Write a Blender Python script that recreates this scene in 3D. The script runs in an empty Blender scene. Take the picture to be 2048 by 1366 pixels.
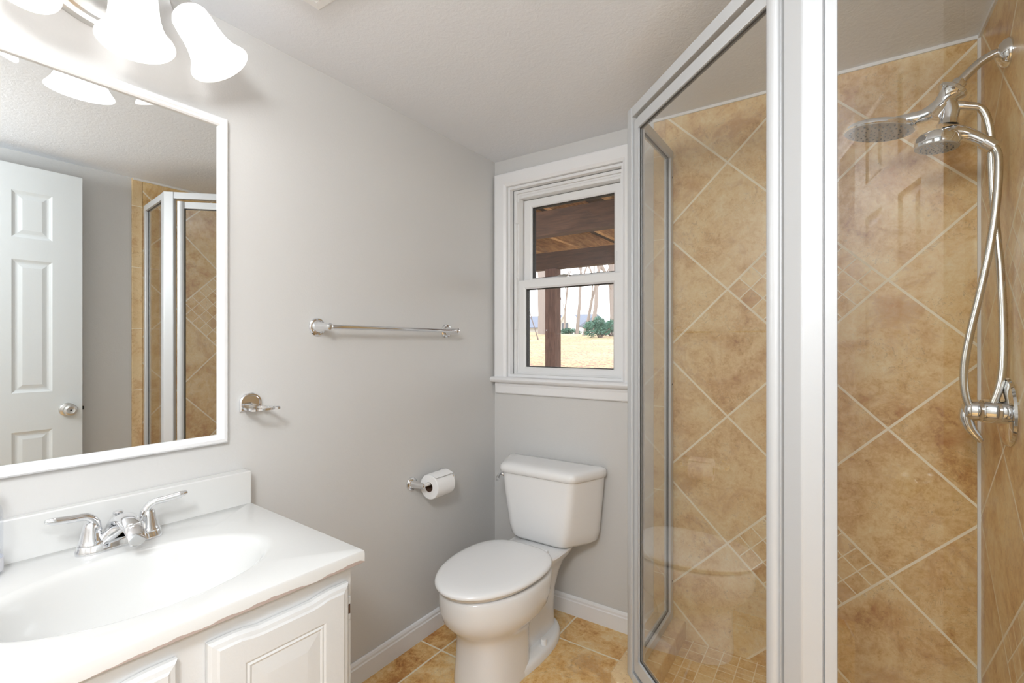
import bpy, bmesh, math, random
from mathutils import Vector, Matrix
random.seed(7)
S = bpy.context.scene
COL = S.collection
PI = math.pi

# ------------------------------------------------------------------ camera, sky, lights, exposure
CAM = Vector((1.426, -1.948, 1.208))
cd = bpy.data.cameras.new('camera')
cam = bpy.data.objects.new('camera', cd)
COL.objects.link(cam)
cd.sensor_fit = 'HORIZONTAL'
cd.sensor_width = 36.0
cd.lens = 36.0 * 969.0 / 2048.0
cd.shift_y = 5.0 / 2048.0
cd.clip_start = 0.01
cam.location = CAM
cam.rotation_euler = (PI / 2, 0, math.atan2(658.0, 969.0))
S.camera = cam

W = bpy.data.worlds.new('sky')
S.world = W
W.use_nodes = True
bg = W.node_tree.nodes['Background']
bg.inputs[0].default_value = (0.93, 0.965, 1.0, 1)
bg.inputs[1].default_value = 2.1

VANITY_W = 0.40       # each bulb of the vanity light
FILL_W = 31.0        # added fill lamp, unseen behind the camera

S.view_settings.view_transform = 'Standard'
S.view_settings.look = 'None'
S.view_settings.gamma = 1
S.view_settings.use_curve_mapping = False
S.view_settings.exposure = 0.72
try:
    S.cycles.max_bounces = 12
    S.cycles.transparent_max_bounces = 24
    S.cycles.sample_clamp_indirect = 6
    S.cycles.caustics_reflective = True
    S.cycles.use_denoising = True
except Exception:
    pass


# ------------------------------------------------------------------ helpers
def lin(r, g, b):
    def f(c):
        c /= 255.0
        return c / 12.92 if c <= 0.04045 else ((c + 0.055) / 1.055) ** 2.4
    return (f(r), f(g), f(b), 1)


class NT:
    def __init__(s, name):
        s.mat = bpy.data.materials.new(name)
        s.mat.use_nodes = True
        s.nt = s.mat.node_tree
        s.N = s.nt.nodes
        s.L = s.nt.links
        s.bsdf = s.N['Principled BSDF']
        s.out = s.N['Material Output']

    def node(s, t, **kw):
        n = s.N.new(t)
        for k, v in kw.items():
            setattr(n, k, v)
        return n

    def put(s, sock, v):
        if hasattr(v, 'links'):
            s.L.new(v, sock)
        else:
            sock.default_value = v

    def m(s, op, a, b=0.0, c=0.0):
        n = s.node('ShaderNodeMath', operation=op)
        s.put(n.inputs[0], a)
        s.put(n.inputs[1], b)
        s.put(n.inputs[2], c)
        return n.outputs[0]

    def mixc(s, f, a, b, mode='MIX'):
        n = s.node('ShaderNodeMix', data_type='RGBA', blend_type=mode)
        s.put(n.inputs[0], f)
        s.put(n.inputs[6], a)
        s.put(n.inputs[7], b)
        return n.outputs[2]

    def noise(s, vec, scale, detail=4, rough=0.55, dist=0.0):
        n = s.node('ShaderNodeTexNoise')
        if vec is not None:
            s.put(n.inputs['Vector'], vec)
        n.inputs['Scale'].default_value = scale
        n.inputs['Detail'].default_value = detail
        n.inputs['Roughness'].default_value = rough
        n.inputs['Distortion'].default_value = dist
        return n.outputs[0]

    def ramp(s, f, stops):
        n = s.node('ShaderNodeValToRGB')
        e = n.color_ramp.elements
        while len(e) < len(stops):
            e.new(0.5)
        for i, (p, c) in enumerate(stops):
            e[i].position = p
            e[i].color = c
        s.put(n.inputs[0], f)
        return n.outputs[0]

    def coord(s):
        return s.node('ShaderNodeNewGeometry').outputs['Position']

    def bump(s, h, strength=0.2, dist=0.01):
        n = s.node('ShaderNodeBump')
        n.inputs['Strength'].default_value = strength
        n.inputs['Distance'].default_value = dist
        s.put(n.inputs['Height'], h)
        s.L.new(n.outputs[0], s.bsdf.inputs['Normal'])

    def set(s, **kw):
        for k, v in kw.items():
            s.put(s.bsdf.inputs[k.replace('_', ' ')], v)
        return s


def paint(name, col, rough=0.5, bump=0.0, scale=120, metallic=0.0, var=0.0, spec=0.5):
    t = NT(name)
    t.set(Base_Color=col, Roughness=rough, Metallic=metallic, Specular_IOR_Level=spec)
    if bump or var:
        p = t.coord()
        h = t.noise(p, scale, 3)
        if bump:
            t.bump(h, bump, 0.004)
        if var:
            h2 = t.noise(p, scale * 0.15, 4)
            f = t.m('MULTIPLY', h2, var)
            t.set(Base_Color=t.mixc(f, col, (col[0] * .75, col[1] * .75, col[2] * .75, 1)))
    return t.mat


def tile_nodes(t, a, b, pos, grout_half, rand_off=0.0):
    """colour and grout mask for tiles given cell coordinates a, b (in tiles)."""
    ga = t.m('PINGPONG', a, 0.5)
    gb = t.m('PINGPONG', b, 0.5)
    g = t.m('MINIMUM', ga, gb)
    return g


def stone(t, pos, ida, idb, palette, idc=0.0):
    comb = t.node('ShaderNodeCombineXYZ')
    t.put(comb.inputs[0], ida)
    t.put(comb.inputs[1], idb)
    t.put(comb.inputs[2], idc)
    wn = t.node('ShaderNodeTexWhiteNoise', noise_dimensions='3D')
    t.L.new(comb.outputs[0], wn.inputs['Vector'])
    sc = t.node('ShaderNodeVectorMath', operation='SCALE')
    t.L.new(wn.outputs['Color'], sc.inputs[0])
    sc.inputs['Scale'].default_value = 9.0
    add = t.node('ShaderNodeVectorMath', operation='ADD')
    t.L.new(pos, add.inputs[0])
    t.L.new(sc.outputs[0], add.inputs[1])
    v = add.outputs[0]
    n1 = t.noise(v, 5.0, 7, 0.62, 0.9)
    n2 = t.noise(v, 26.0, 6, 0.7, 0.6)
    n3 = t.noise(v, 75.0, 7, 0.78, 0.5)
    f = t.m('ADD', t.m('MULTIPLY', n1, 0.40), t.m('ADD', t.m('MULTIPLY', n2, 0.30), t.m('MULTIPLY', n3, 0.30)))
    f = t.m('ADD', f, t.m('MULTIPLY', t.m('SUBTRACT', wn.outputs['Value'], 0.5), 0.05))
    col = t.ramp(f, palette)
    # thin rust veins and pits
    v1 = t.noise(v, 17.0, 5, 0.65, 1.4)
    vein = t.m('ABSOLUTE', t.m('SUBTRACT', v1, 0.5))
    vein = t.m('LESS_THAN', vein, 0.014)
    gate = t.m('GREATER_THAN', t.noise(v, 7.5, 3, 0.5), 0.51)
    speck = t.m('GREATER_THAN', n3, 0.52)
    vm = t.m('MULTIPLY', t.m('MULTIPLY', vein, gate), t.m('MULTIPLY', speck, 0.34))
    # rusty clouds with ragged edges in some tiles
    cl = t.m('ADD', t.m('MULTIPLY', t.noise(v, 6.5, 5, 0.7, 0.8), 0.7), t.m('MULTIPLY', n3, 0.3))
    cf = t.ramp(cl, [(0.52, (0, 0, 0, 1)), (0.60, (1, 1, 1, 1))])
    col = t.mixc(t.m('MULTIPLY', cf, 0.42), col, lin(176, 112, 58))
    col = t.mixc(vm, col, lin(128, 88, 50))
    return col


WALL_PAL = [(0.35, lin(170, 118, 66)), (0.43, lin(208, 166, 108)), (0.495, lin(225, 192, 138)),
            (0.565, lin(232, 207, 160)), (0.65, lin(238, 222, 190))]
FLOOR_PAL = [(0.37, lin(160, 94, 40)), (0.44, lin(204, 146, 78)), (0.50, lin(228, 184, 118)),
             (0.56, lin(236, 204, 148)), (0.64, lin(242, 222, 180))]
GROUT = lin(242, 230, 206)


def diag_tile(name, axis, o, sign):
    """13 inch tiles laid on the diagonal with mosaic diamonds; axis 0: u=x, 1: u=y."""
    t = NT(name)
    pos = t.coord()
    sp = t.node('ShaderNodeSeparateXYZ')
    t.L.new(pos, sp.inputs[0])
    s = 0.334
    u = t.m('MULTIPLY', t.m('SUBTRACT', sp.outputs[axis], o), sign)
    v = t.m('SUBTRACT', sp.outputs[2], 1.4115)
    k = 1 / (math.sqrt(2) * s)
    a = t.m('MULTIPLY', t.m('ADD', u, v), k)
    b = t.m('MULTIPLY', t.m('SUBTRACT', v, u), k)
    fa, fb = t.m('FLOOR', a), t.m('FLOOR', b)
    g = tile_nodes(t, a, b, pos, 0)
    big = t.m('LESS_THAN', g, 0.0036 / s)
    mos = t.m('MULTIPLY', t.m('COMPARE', t.m('SUBTRACT', fa, fb), 1.0, 0.1),
              t.m('LESS_THAN', t.m('PINGPONG', fa, 1.0), 0.5))
    a6, b6 = t.m('MULTIPLY', a, 6.0), t.m('MULTIPLY', b, 6.0)
    g6 = t.m('MINIMUM', t.m('PINGPONG', a6, 0.5), t.m('PINGPONG', b6, 0.5))
    sm = t.m('MULTIPLY', t.m('LESS_THAN', g6, 0.0018 * 6 / s), mos)
    grout = t.m('MAXIMUM', big, sm)
    ida = t.m('ADD', fa, t.m('MULTIPLY', mos, t.m('MULTIPLY', t.m('FLOOR', a6), 3.7)))
    idb = t.m('ADD', fb, t.m('MULTIPLY', mos, t.m('MULTIPLY', t.m('FLOOR', b6), 5.3)))
    col = stone(t, pos, ida, idb, WALL_PAL, axis * 3.0)
    t.set(Base_Color=t.mixc(grout, col, GROUT), Roughness=t.m('ADD', t.m('MULTIPLY', grout, 0.5), 0.28))
    t.bump(t.m('SUBTRACT', 1.0, grout), 0.35, 0.002)
    return t.mat


def grid_tile(name, axes, o, size, half, pal, rough=0.4, seed=0.0):
    t = NT(name)
    pos = t.coord()
    sp = t.node('ShaderNodeSeparateXYZ')
    t.L.new(pos, sp.inputs[0])
    a = t.m('DIVIDE', t.m('SUBTRACT', sp.outputs[axes[0]], o[0]), size[0])
    b = t.m('DIVIDE', t.m('SUBTRACT', sp.outputs[axes[1]], o[1]), size[1])
    ga = t.m('MULTIPLY', t.m('PINGPONG', a, 0.5), size[0])
    gb = t.m('MULTIPLY', t.m('PINGPONG', b, 0.5), size[1])
    grout = t.m('LESS_THAN', t.m('MINIMUM', ga, gb), half)
    col = stone(t, pos, t.m('FLOOR', a), t.m('FLOOR', b), pal, seed)
    t.set(Base_Color=t.mixc(grout, col, GROUT), Roughness=t.m('ADD', t.m('MULTIPLY', grout, 0.4), rough))
    t.bump(t.m('SUBTRACT', 1.0, grout), 0.35, 0.002)
    return t.mat


def glass(name, tint, gain=1.7):
    t = NT(name)
    t.N.remove(t.bsdf)
    tr = t.node('ShaderNodeBsdfTransparent')
    tr.inputs[0].default_value = tint
    gl = t.node('ShaderNodeBsdfGlossy')
    gl.inputs['Color'].default_value = (1, 1, 1, 1)
    gl.inputs['Roughness'].default_value = 0.0
    fr = t.node('ShaderNodeFresnel')
    fr.inputs[0].default_value = 1.5
    geo = t.node('ShaderNodeNewGeometry')
    f = t.m('MULTIPLY', fr.outputs[0], t.m('SUBTRACT', 1.0, geo.outputs['Backfacing']))
    f = t.m('MINIMUM', t.m('MULTIPLY', f, gain), 1.0)
    mx = t.node('ShaderNodeMixShader')
    t.put(mx.inputs[0], f)
    t.L.new(tr.outputs[0], mx.inputs[1])
    t.L.new(gl.outputs[0], mx.inputs[2])
    t.L.new(mx.outputs[0], t.out.inputs[0])
    return t.mat


def wood(name, c1, c2, axis_scale):
    t = NT(name)
    pos = t.coord()
    mp = t.node('ShaderNodeMapping')
    mp.inputs['Scale'].default_value = axis_scale
    t.L.new(pos, mp.inputs['Vector'])
    f = t.noise(mp.outputs[0], 6.0, 5, 0.65, 0.5)
    t.set(Base_Color=t.ramp(f, [(0.35, c1), (0.65, c2)]), Roughness=0.85)
    return t.mat


M = {}
M['wall'] = paint('wall_paint', lin(213, 212, 210), 0.55, 0.10, 160)
# ceiling: hand-trowelled texture
t = NT('ceiling_paint')
p = t.coord()
h = t.m('ADD', t.m('MULTIPLY', t.noise(p, 38, 5, 0.6, 1.2), 0.7), t.m('MULTIPLY', t.noise(p, 150, 2), 0.3))
t.set(Base_Color=lin(238, 241, 246), Roughness=0.8)
t.bump(h, 0.3, 0.006)
M['ceiling'] = t.mat
M['trim'] = paint('white_trim_paint', lin(240, 240, 241), 0.35, 0.04, 60)
M['vinyl'] = paint('white_vinyl', lin(240, 240, 240), 0.35)
M['door'] = paint('door_paint', lin(222, 226, 227), 0.45, 0.05, 90)
M['cabinet'] = paint('cabinet_paint', lin(214, 215, 215), 0.4, 0.12, 70)
M['porcelain'] = paint('porcelain', lin(240, 240, 240), 0.08)
M['seat_plastic'] = paint('seat_plastic', lin(242, 242, 242), 0.18)
M['marble'] = paint('cultured_marble', lin(216, 216, 214), 0.14)
t = NT('cultured_marble_stained_edge')
p = t.coord()
sp = t.node('ShaderNodeSeparateXYZ')
t.L.new(p, sp.inputs[0])
edge = t.m('ADD', t.m('MULTIPLY', t.m('SUBTRACT', t.noise(p, 9.0, 3), 0.5), 0.034), 0.7345)
st = t.m('MULTIPLY', t.m('LESS_THAN', sp.outputs[2], edge), t.m('GREATER_THAN', sp.outputs[2], 0.7301))
t.set(Base_Color=t.mixc(st, lin(216, 216, 214), lin(176, 160, 152)), Roughness=0.14)
M['edge_marble'] = t.mat
M['chrome'] = paint('chrome', (0.82, 0.83, 0.85, 1), 0.06, metallic=1)
M['chrome_rough'] = paint('satin_chrome', (0.74, 0.74, 0.75, 1), 0.2, metallic=1)
M['nickel'] = paint('brushed_nickel', (0.66, 0.65, 0.63, 1), 0.3, metallic=1)
# shower frame: bright anodised aluminium
t = NT('anodised_aluminium')
mp = t.node('ShaderNodeMapping')
mp.inputs['Scale'].default_value = (400, 400, 2)
t.L.new(t.coord(), mp.inputs['Vector'])
t.set(Base_Color=(0.64, 0.65, 0.66, 1), Metallic=0.3, Roughness=0.45)
t.bump(t.noise(mp.outputs[0], 1.0, 2), 0.02, 0.001)
M['alu'] = t.mat
M['alu_dark'] = paint('gasket_rubber', lin(70, 68, 64), 0.6)
M['mirror'] = paint('mirror_silver', (0.86, 0.88, 0.88, 1), 0.0, metallic=1)
M['black'] = paint('dark_hole', lin(35, 30, 28), 0.7)
M['hose'] = paint('steel_hose', (0.72, 0.70, 0.66, 1), 0.22, metallic=1)
M['nozzle'] = paint('nozzle_face', lin(176, 172, 166), 0.35)
M['rubber_nozzle'] = paint('nozzle_rubber', lin(120, 116, 112), 0.6)
M['paper'] = paint('tissue_paper', lin(244, 244, 244), 0.9, 0.08, 300)
M['cardboard'] = paint('cardboard_core', lin(92, 66, 48), 0.9)
M['caulk'] = paint('white_caulk', lin(232, 230, 226), 0.5)
M['darkseal'] = paint('window_gasket', lin(48, 46, 46), 0.6)
M['shower_glass'] = glass('shower_glass', (0.985, 0.99, 0.985, 1), 1.25)
M['door_glass'] = glass('shower_door_glass', (0.985, 0.99, 0.985, 1), 2.2)
M['window_glass'] = glass('window_glass', (0.97, 0.975, 0.975, 1), 1.5)
M['bottle'] = glass('clear_bottle_plastic', (0.93, 0.94, 0.96, 1), 1.2)
M['cap'] = paint('white_cap', lin(245, 245, 245), 0.3)
M['label_red'] = paint('red_print', lin(150, 40, 52), 0.5)
M['label_violet'] = paint('violet_tint_label', lin(226, 226, 232), 0.4)
M['tile_back'] = diag_tile('tile_shower_back', 0, 1.0766, 1.0)
M['tile_right'] = diag_tile('tile_shower_right', 1, -0.2480, -1.0)
M['tile_floor'] = grid_tile('tile_floor', (0, 1), (0.122, -0.190), (0.334, 0.334), 0.0038, FLOOR_PAL, 0.42, 1.0)
M['tile_pan'] = grid_tile('tile_shower_pan', (0, 1), (0.955, -0.02), (0.0556, 0.0556), 0.0016, WALL_PAL, 0.4, 4.0)
LIGHT_PAL = [(0.30, lin(200, 166, 118)), (0.45, lin(222, 192, 146)), (0.6, lin(232, 208, 166)), (0.7, lin(238, 220, 186))]
M['tile_curb'] = grid_tile('tile_curb', (0, 1), (0.70, -0.318), (0.6, 0.165), 0.0018, LIGHT_PAL, 0.4, 7.0)
M['tile_strip'] = grid_tile('tile_bullnose', (2, 1), (0.29, -3.1), (0.334, 9.0), 0.0018, LIGHT_PAL, 0.35, 2.0)

# frosted lamp glass: translucent white that gives off the bulb's light
t = NT('frosted_lamp_glass')
tl = t.node('ShaderNodeBsdfTranslucent')
tl.inputs[0].default_value = (0.95, 0.95, 0.95, 1)
df = t.node('ShaderNodeBsdfDiffuse')
df.inputs[0].default_value = (0.92, 0.92, 0.92, 1)
mx = t.node('ShaderNodeMixShader')
mx.inputs[0].default_value = 0.5
t.L.new(df.outputs[0], mx.inputs[1])
t.L.new(tl.outputs[0], mx.inputs[2])
em = t.node('ShaderNodeEmission')
em.inputs[0].default_value = (1, 0.995, 0.985, 1)
em.inputs[1].default_value = 0.08
ad = t.node('ShaderNodeAddShader')
t.L.new(mx.outputs[0], ad.inputs[0])
t.L.new(em.outputs[0], ad.inputs[1])
t.L.new(ad.outputs[0], t.out.inputs[0])
M['lamp_glass'] = t.mat
t = NT('lit_bulb')
t.set(Base_Color=(1, 1, 1, 1), Emission_Color=(1, 0.98, 0.95, 1), Emission_Strength=0.8)
M['bulb'] = t.mat

# outdoors
M['beam'] = wood('stained_deck_beam', lin(66, 44, 32), lin(98, 68, 50), (1, 8, 8))
M['joist'] = wood('deck_joist', lin(160, 114, 72), lin(216, 172, 120), (8, 1, 8))
M['board'] = wood('deck_board', lin(52, 38, 30), lin(86, 64, 48), (1, 8, 8))
M['post'] = wood('deck_post', lin(88, 62, 52), lin(124, 92, 80), (8, 8, 1))
t = NT('winter_lawn')
p = t.coord()
f = t.noise(p, 0.8, 5, 0.6)
leaf = t.noise(p, 16.0, 3, 0.7)
lm = t.m('MULTIPLY', t.m('GREATER_THAN', leaf, 0.50), t.m('GREATER_THAN', t.noise(p, 0.5, 3), 0.42))
g = t.ramp(f, [(0.35, lin(168, 158, 112)), (0.65, lin(196, 186, 140))])
lc = t.ramp(t.noise(p, 40.0, 2), [(0.4, lin(126, 80, 66)), (0.6, lin(190, 146, 130))])
t.set(Base_Color=t.mixc(lm, g, lc), Roughness=0.95)
M['lawn'] = t.mat
M['bark'] = paint('grey_bark', lin(150, 138, 132), 0.95, 0.4, 40)
M['bark_dark'] = paint('dark_bark', lin(116, 102, 96), 0.95, 0.4, 40)
M['leaf'] = paint('evergreen_leaf', lin(84, 122, 104), 0.7, var=0.6, scale=20)
M['roof'] = paint('slate_shingle', lin(120, 126, 142), 0.9, var=0.5, scale=30)
M['siding'] = paint('pale_siding', lin(212, 210, 206), 0.8)
M['house_glass'] = paint('house_window', lin(96, 100, 108), 0.2)


# ---- geometry
def finish(name, bm, m, parent=None, smooth=None, bevel=0, segs=2, subsurf=0):
    me = bpy.data.meshes.new(name)
    bmesh.ops.remove_doubles(bm, verts=bm.verts, dist=1e-6)
    bmesh.ops.recalc_face_normals(bm, faces=bm.faces)
    bm.to_mesh(me)
    bm.free()
    me.materials.append(m)
    if smooth is not None:
        me.shade_smooth()
        me.set_sharp_from_angle(angle=math.radians(smooth))
    o = bpy.data.objects.new(name, me)
    COL.objects.link(o)
    if parent is not None:
        o.parent = parent
        w = Vector((0, 0, 0))
        q = parent
        while q is not None:
            w += q.location
            q = q.parent
        me.transform(Matrix.Translation(-w))
    if bevel:
        b = o.modifiers.new('bevel', 'BEVEL')
        b.width = bevel
        b.segments = segs
        b.limit_method = 'ANGLE'
        b.angle_limit = math.radians(40)
        b.harden_normals = False
        if smooth is None:
            me.shade_smooth()
            me.set_sharp_from_angle(angle=math.radians(46))
    if subsurf:
        b = o.modifiers.new('sub', 'SUBSURF')
        b.levels = subsurf
        b.render_levels = subsurf
    return o


def thing(name, loc, label, cat, group=None, kind=None):
    o = bpy.data.objects.new(name, None)
    o.empty_display_size = 0.05
    COL.objects.link(o)
    o.location = loc
    tag(o, label, cat, group, kind)
    return o


def tag(o, label=None, cat=None, group=None, kind=None):
    if label:
        o['label'] = label
    if cat:
        o['category'] = cat
    if group:
        o['group'] = group
    if kind:
        o['kind'] = kind
    return o


def BM():
    return bmesh.new()


def face(bm, vs):
    try:
        return bm.faces.new(vs)
    except ValueError:
        return None


def box(bm, x0, x1, y0, y1, z0, z1):
    v = [bm.verts.new((x, y, z)) for z in (z0, z1) for (x, y) in ((x0, y0), (x1, y0), (x1, y1), (x0, y1))]
    for f in ((0, 3, 2, 1), (4, 5, 6, 7), (0, 1, 5, 4), (1, 2, 6, 5), (2, 3, 7, 6), (3, 0, 4, 7)):
        face(bm, [v[i] for i in f])


def prism(bm, poly, z0, z1):
    a = [bm.verts.new((x, y, z0)) for x, y in poly]
    b = [bm.verts.new((x, y, z1)) for x, y in poly]
    n = len(poly)
    face(bm, a[::-1])
    face(bm, b)
    for i in range(n):
        j = (i + 1) % n
        face(bm, [a[i], a[j], b[j], b[i]])


def loft(bm, rings, cap0=True, cap1=True, closed=False):
    R = [[bm.verts.new(p) for p in r] for r in rings]
    n = len(R[0])
    pairs = list(zip(R[:-1], R[1:]))
    if closed:
        pairs.append((R[-1], R[0]))
    for a, b in pairs:
        for i in range(n):
            j = (i + 1) % n
            face(bm, [a[i], a[j], b[j], b[i]])
    if not closed:
        if cap0:
            face(bm, R[0][::-1])
        if cap1:
            face(bm, R[-1])
    return R


def rects(bm, mp, u0, u1, v0, v1, prof, closed=True, cap=False):
    """nested rectangles: prof is a list of (inset, depth); closed makes a frame, cap fills the last."""
    rings = []
    for i, d in prof:
        rings.append([mp(u0 + i, v0 + i, d), mp(u1 - i, v0 + i, d), mp(u1 - i, v1 - i, d), mp(u0 + i, v1 - i, d)])
    loft(bm, rings, cap0=False, cap1=cap, closed=closed)


def basis(axis):
    z = Vector(axis).normalized()
    x = z.orthogonal().normalized()
    if abs(z.z) > 0.9:
        x = Vector((1, 0, 0)) - z * z.x
        x.normalize()
    y = z.cross(x)
    return x, y, z


def lathe(bm, prof, c, axis=(0, 0, 1), seg=32, cap0=False, cap1=False, mod=None):
    """prof: list of (radius, height along axis)"""
    x, y, z = basis(axis)
    c = Vector(c)
    rings = []
    for r, h in prof:
        ring = []
        for k in range(seg):
            a = 2 * PI * k / seg
            rr = r * (mod(a, h) if mod else 1)
            ring.append(c + x * (rr * math.cos(a)) + y * (rr * math.sin(a)) + z * h)
        rings.append(ring)
    loft(bm, rings, cap0, cap1)


def spline(pts, n=8):
    P = [Vector(p) for p in pts]
    out = []
    for i in range(len(P) - 1):
        p0 = P[max(i - 1, 0)]
        p1, p2 = P[i], P[i + 1]
        p3 = P[min(i + 2, len(P) - 1)]
        for k in range(n):
            s = k / n
            out.append(0.5 * ((2 * p1) + (p2 - p0) * s + (2 * p0 - 5 * p1 + 4 * p2 - p3) * s * s
                              + (3 * p1 - p0 - 3 * p2 + p3) * s ** 3))
    out.append(P[-1])
    return out


def tube(bm, pts, r, seg=12, cap=True, squash=None):
    P = [Vector(p) for p in pts]
    n = len(P)
    R = r if isinstance(r, (list, tuple)) else [r] * n
    if len(R) != n:
        R = [R[min(int(i * (len(R) - 1) / (n - 1)), len(R) - 2)] * (1 - ((i * (len(R) - 1) / (n - 1)) % 1 if i < n - 1 else 1))
             + R[min(int(i * (len(R) - 1) / (n - 1)), len(R) - 2) + 1] * ((i * (len(R) - 1) / (n - 1)) % 1 if i < n - 1 else 1)
             for i in range(n)]
    T = []
    for i in range(n):
        d = P[min(i + 1, n - 1)] - P[max(i - 1, 0)]
        T.append(d.normalized())
    u = T[0].orthogonal().normalized()
    rings = []
    for i in range(n):
        if i:
            u = (u - T[i] * u.dot(T[i]))
            u.normalize()
        w = T[i].cross(u)
        ring = []
        for k in range(seg):
            a = 2 * PI * k / seg
            ring.append(P[i] + (u * math.cos(a) + w * math.sin(a)) * R[i])
        rings.append(ring)
    loft(bm, rings, cap, cap)


def egg(cx, yb, yf, hw, z, n=48, pb=2.0, pf=2.0, ymid=None):
    """closed outline, back (yb, larger y) to front (yf), half width hw"""
    yc = ymid if ymid is not None else yb - (yb - yf) * 0.45
    out = []
    for k in range(n):
        a = 2 * PI * k / n
        s, c = math.sin(a), math.cos(a)
        p = pb if c >= 0 else pf
        x = hw * math.copysign(abs(s) ** (2.0 / p), s)
        y = yc + (yb - yc if c >= 0 else yc - yf) * math.copysign(abs(c) ** (2.0 / p), c)
        out.append((cx + x, y, z))
    return out


# ------------------------------------------------------------------ the room
H = 2.11
XR = 1.771
YF = -3.3


def struct(name, bm, m, parent=None, **kw):
    o = finish(name, bm, m, parent, **kw)
    if parent is None:
        o['kind'] = 'structure'
    return o


bm = BM(); box(bm, -0.12, XR + 0.12, YF - 0.12, 0.16, -0.10, 0.0); struct('floor', bm, M['tile_floor'])
bm = BM(); box(bm, -0.12, XR + 0.12, YF - 0.12, 0.16, H, H + 0.10); struct('ceiling', bm, M['ceiling'])
bm = BM(); box(bm, -0.12, 0.0, YF - 0.12, 0.16, 0.0, H); struct('wall_left', bm, M['wall'])
# back wall with the window hole
WX0, WX1, WZ0, WZ1 = 0.078, 0.672, 1.045, 1.973
bm = BM()
box(bm, 0.0, WX0, 0.0, 0.16, 0, H)
box(bm, WX1, XR + 0.12, 0.0, 0.16, 0, H)
box(bm, WX0, WX1, 0.0, 0.16, 0, WZ0)
box(bm, WX0, WX1, 0.0, 0.16, WZ1, H)
struct('wall_back', bm, M['wall'])
# right wall with the doorway behind the camera's right shoulder
DY0, DY1, DZ = -2.42, -1.79, 2.03
bm = BM()
box(bm, XR, XR + 0.12, DY1, 0.0, 0, H)
box(bm, XR, XR + 0.12, YF - 0.12, DY0, 0, H)
box(bm, XR, XR + 0.12, DY0, DY1, DZ, H)
struct('wall_right', bm, M['wall'])
bm = BM(); box(bm, 0.0, XR, YF - 0.12, YF, 0, H); struct('wall_front', bm, M['wall'])
# a short stretch of hallway beyond the doorway
bm = BM(); box(bm, XR + 0.12, 3.2, -3.0, -1.2, -0.10, 0.0); struct('floor_hall', bm, M['tile_floor'])
bm = BM(); box(bm, XR + 0.12, 3.2, -3.0, -1.2, H, H + 0.1); struct('ceiling_hall', bm, M['ceiling'])
bm = BM()
box(bm, 3.2, 3.3, -3.1, -1.1, 0, H)
box(bm, XR + 0.12, 3.2, -3.1, -3.0, 0, H)
box(bm, XR + 0.12, 3.2, -1.2, -1.1, 0, H)
struct('wall_hall', bm, M['wall'])

# shower wall tile, 8 mm proud of nothing visible: thin tile bed on the walls
TB = 0.008
P0, P1, P2, P3 = (0.865, 0.0), (0.865, -0.42), (1.373, -0.913), (XR, -0.868)
bm = BM(); box(bm, 0.848, XR, -TB, -0.0005, 0.0, H - 0.001); struct('wall_shower_back', bm, M['tile_back'])
bm = BM(); box(bm, XR - TB, XR - 0.0005, -0.884, -TB, 0.0, H - 0.001); struct('wall_shower_right', bm, M['tile_right'])
bm = BM(); box(bm, 0.799, 0.848, -TB, -0.0005, 0.0, H - 0.001); struct('trim_1', bm, M['tile_strip'], bevel=0.003)
bm = BM(); box(bm, XR - TB, XR - 0.0005, -0.934, -0.884, 0.0, H - 0.001); struct('trim_2', bm, M['tile_strip'], bevel=0.003)
# caulk lines
bm = BM()
box(bm, 0.80, XR - TB, -TB - 0.006, -TB, H - 0.010, H)
box(bm, XR - TB - 0.006, XR - TB, -0.93, -TB, H - 0.010, H)
box(bm, XR - TB - 0.007, XR - TB, -TB - 0.007, -TB, 0.06, H - 0.010)
struct('trim_3', bm, M['caulk'])


def offset(pts, d):
    """offset an open polyline to its left by d with mitred corners"""
    out = []
    n = len(pts)
    for i, p in enumerate(pts):
        p = Vector(p)
        ns = []
        if i > 0:
            t_ = (p - Vector(pts[i - 1])).normalized(); ns.append(Vector((-t_.y, t_.x)))
        if i < n - 1:
            t_ = (Vector(pts[i + 1]) - p).normalized(); ns.append(Vector((-t_.y, t_.x)))
        if len(ns) == 1:
            m_ = ns[0] * d
        else:
            b = (ns[0] + ns[1]).normalized()
            m_ = b * (d / b.dot(ns[0]))
        out.append((p.x + m_.x, p.y + m_.y))
    return out


PL = [P0, P1, P2, P3]
inner = offset(PL, 0.062)       # towards the shower
outer = offset(PL, -0.066)
CURB = 0.13
bm = BM()
inn = list(inner); inn[0] = (inn[0][0], -TB); inn[-1] = (XR - TB, inn[-1][1])
out_ = list(outer); out_[0] = (out_[0][0], -TB); out_[-1] = (XR - TB, out_[-1][1])
prism(bm, out_ + inn[::-1], 0.0, CURB)
o = finish('shower_curb', bm, M['tile_curb'], bevel=0.004)
tag(o, 'low beige tiled curb carrying the glass shower enclosure', 'curb')
PAN = 0.062
bm = BM(); prism(bm, [(XR - TB, -TB), inn[0], inn[1], inn[2], inn[3]], 0.0, PAN); struct('floor_shower', bm, M['tile_pan'])

# baseboards
def base_profile(bm, a, b, n, h=0.083, th=0.013):
    """baseboard from a to b, n = direction into the room"""
    a, b, n = Vector((a[0], a[1], 0)), Vector((b[0], b[1], 0)), Vector((n[0], n[1], 0))
    pr = [(0.0006, 0), (th, 0), (th, h - 0.022), (th - 0.003, h - 0.018), (th - 0.003, h - 0.010),
          (th - 0.006, h - 0.003), (th - 0.009, h), (0.0006, h)]
    r0 = [a + n * d + Vector((0, 0, z)) for d, z in pr]
    r1 = [b + n * d + Vector((0, 0, z)) for d, z in pr]
    loft(bm, [r0, r1])


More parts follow.
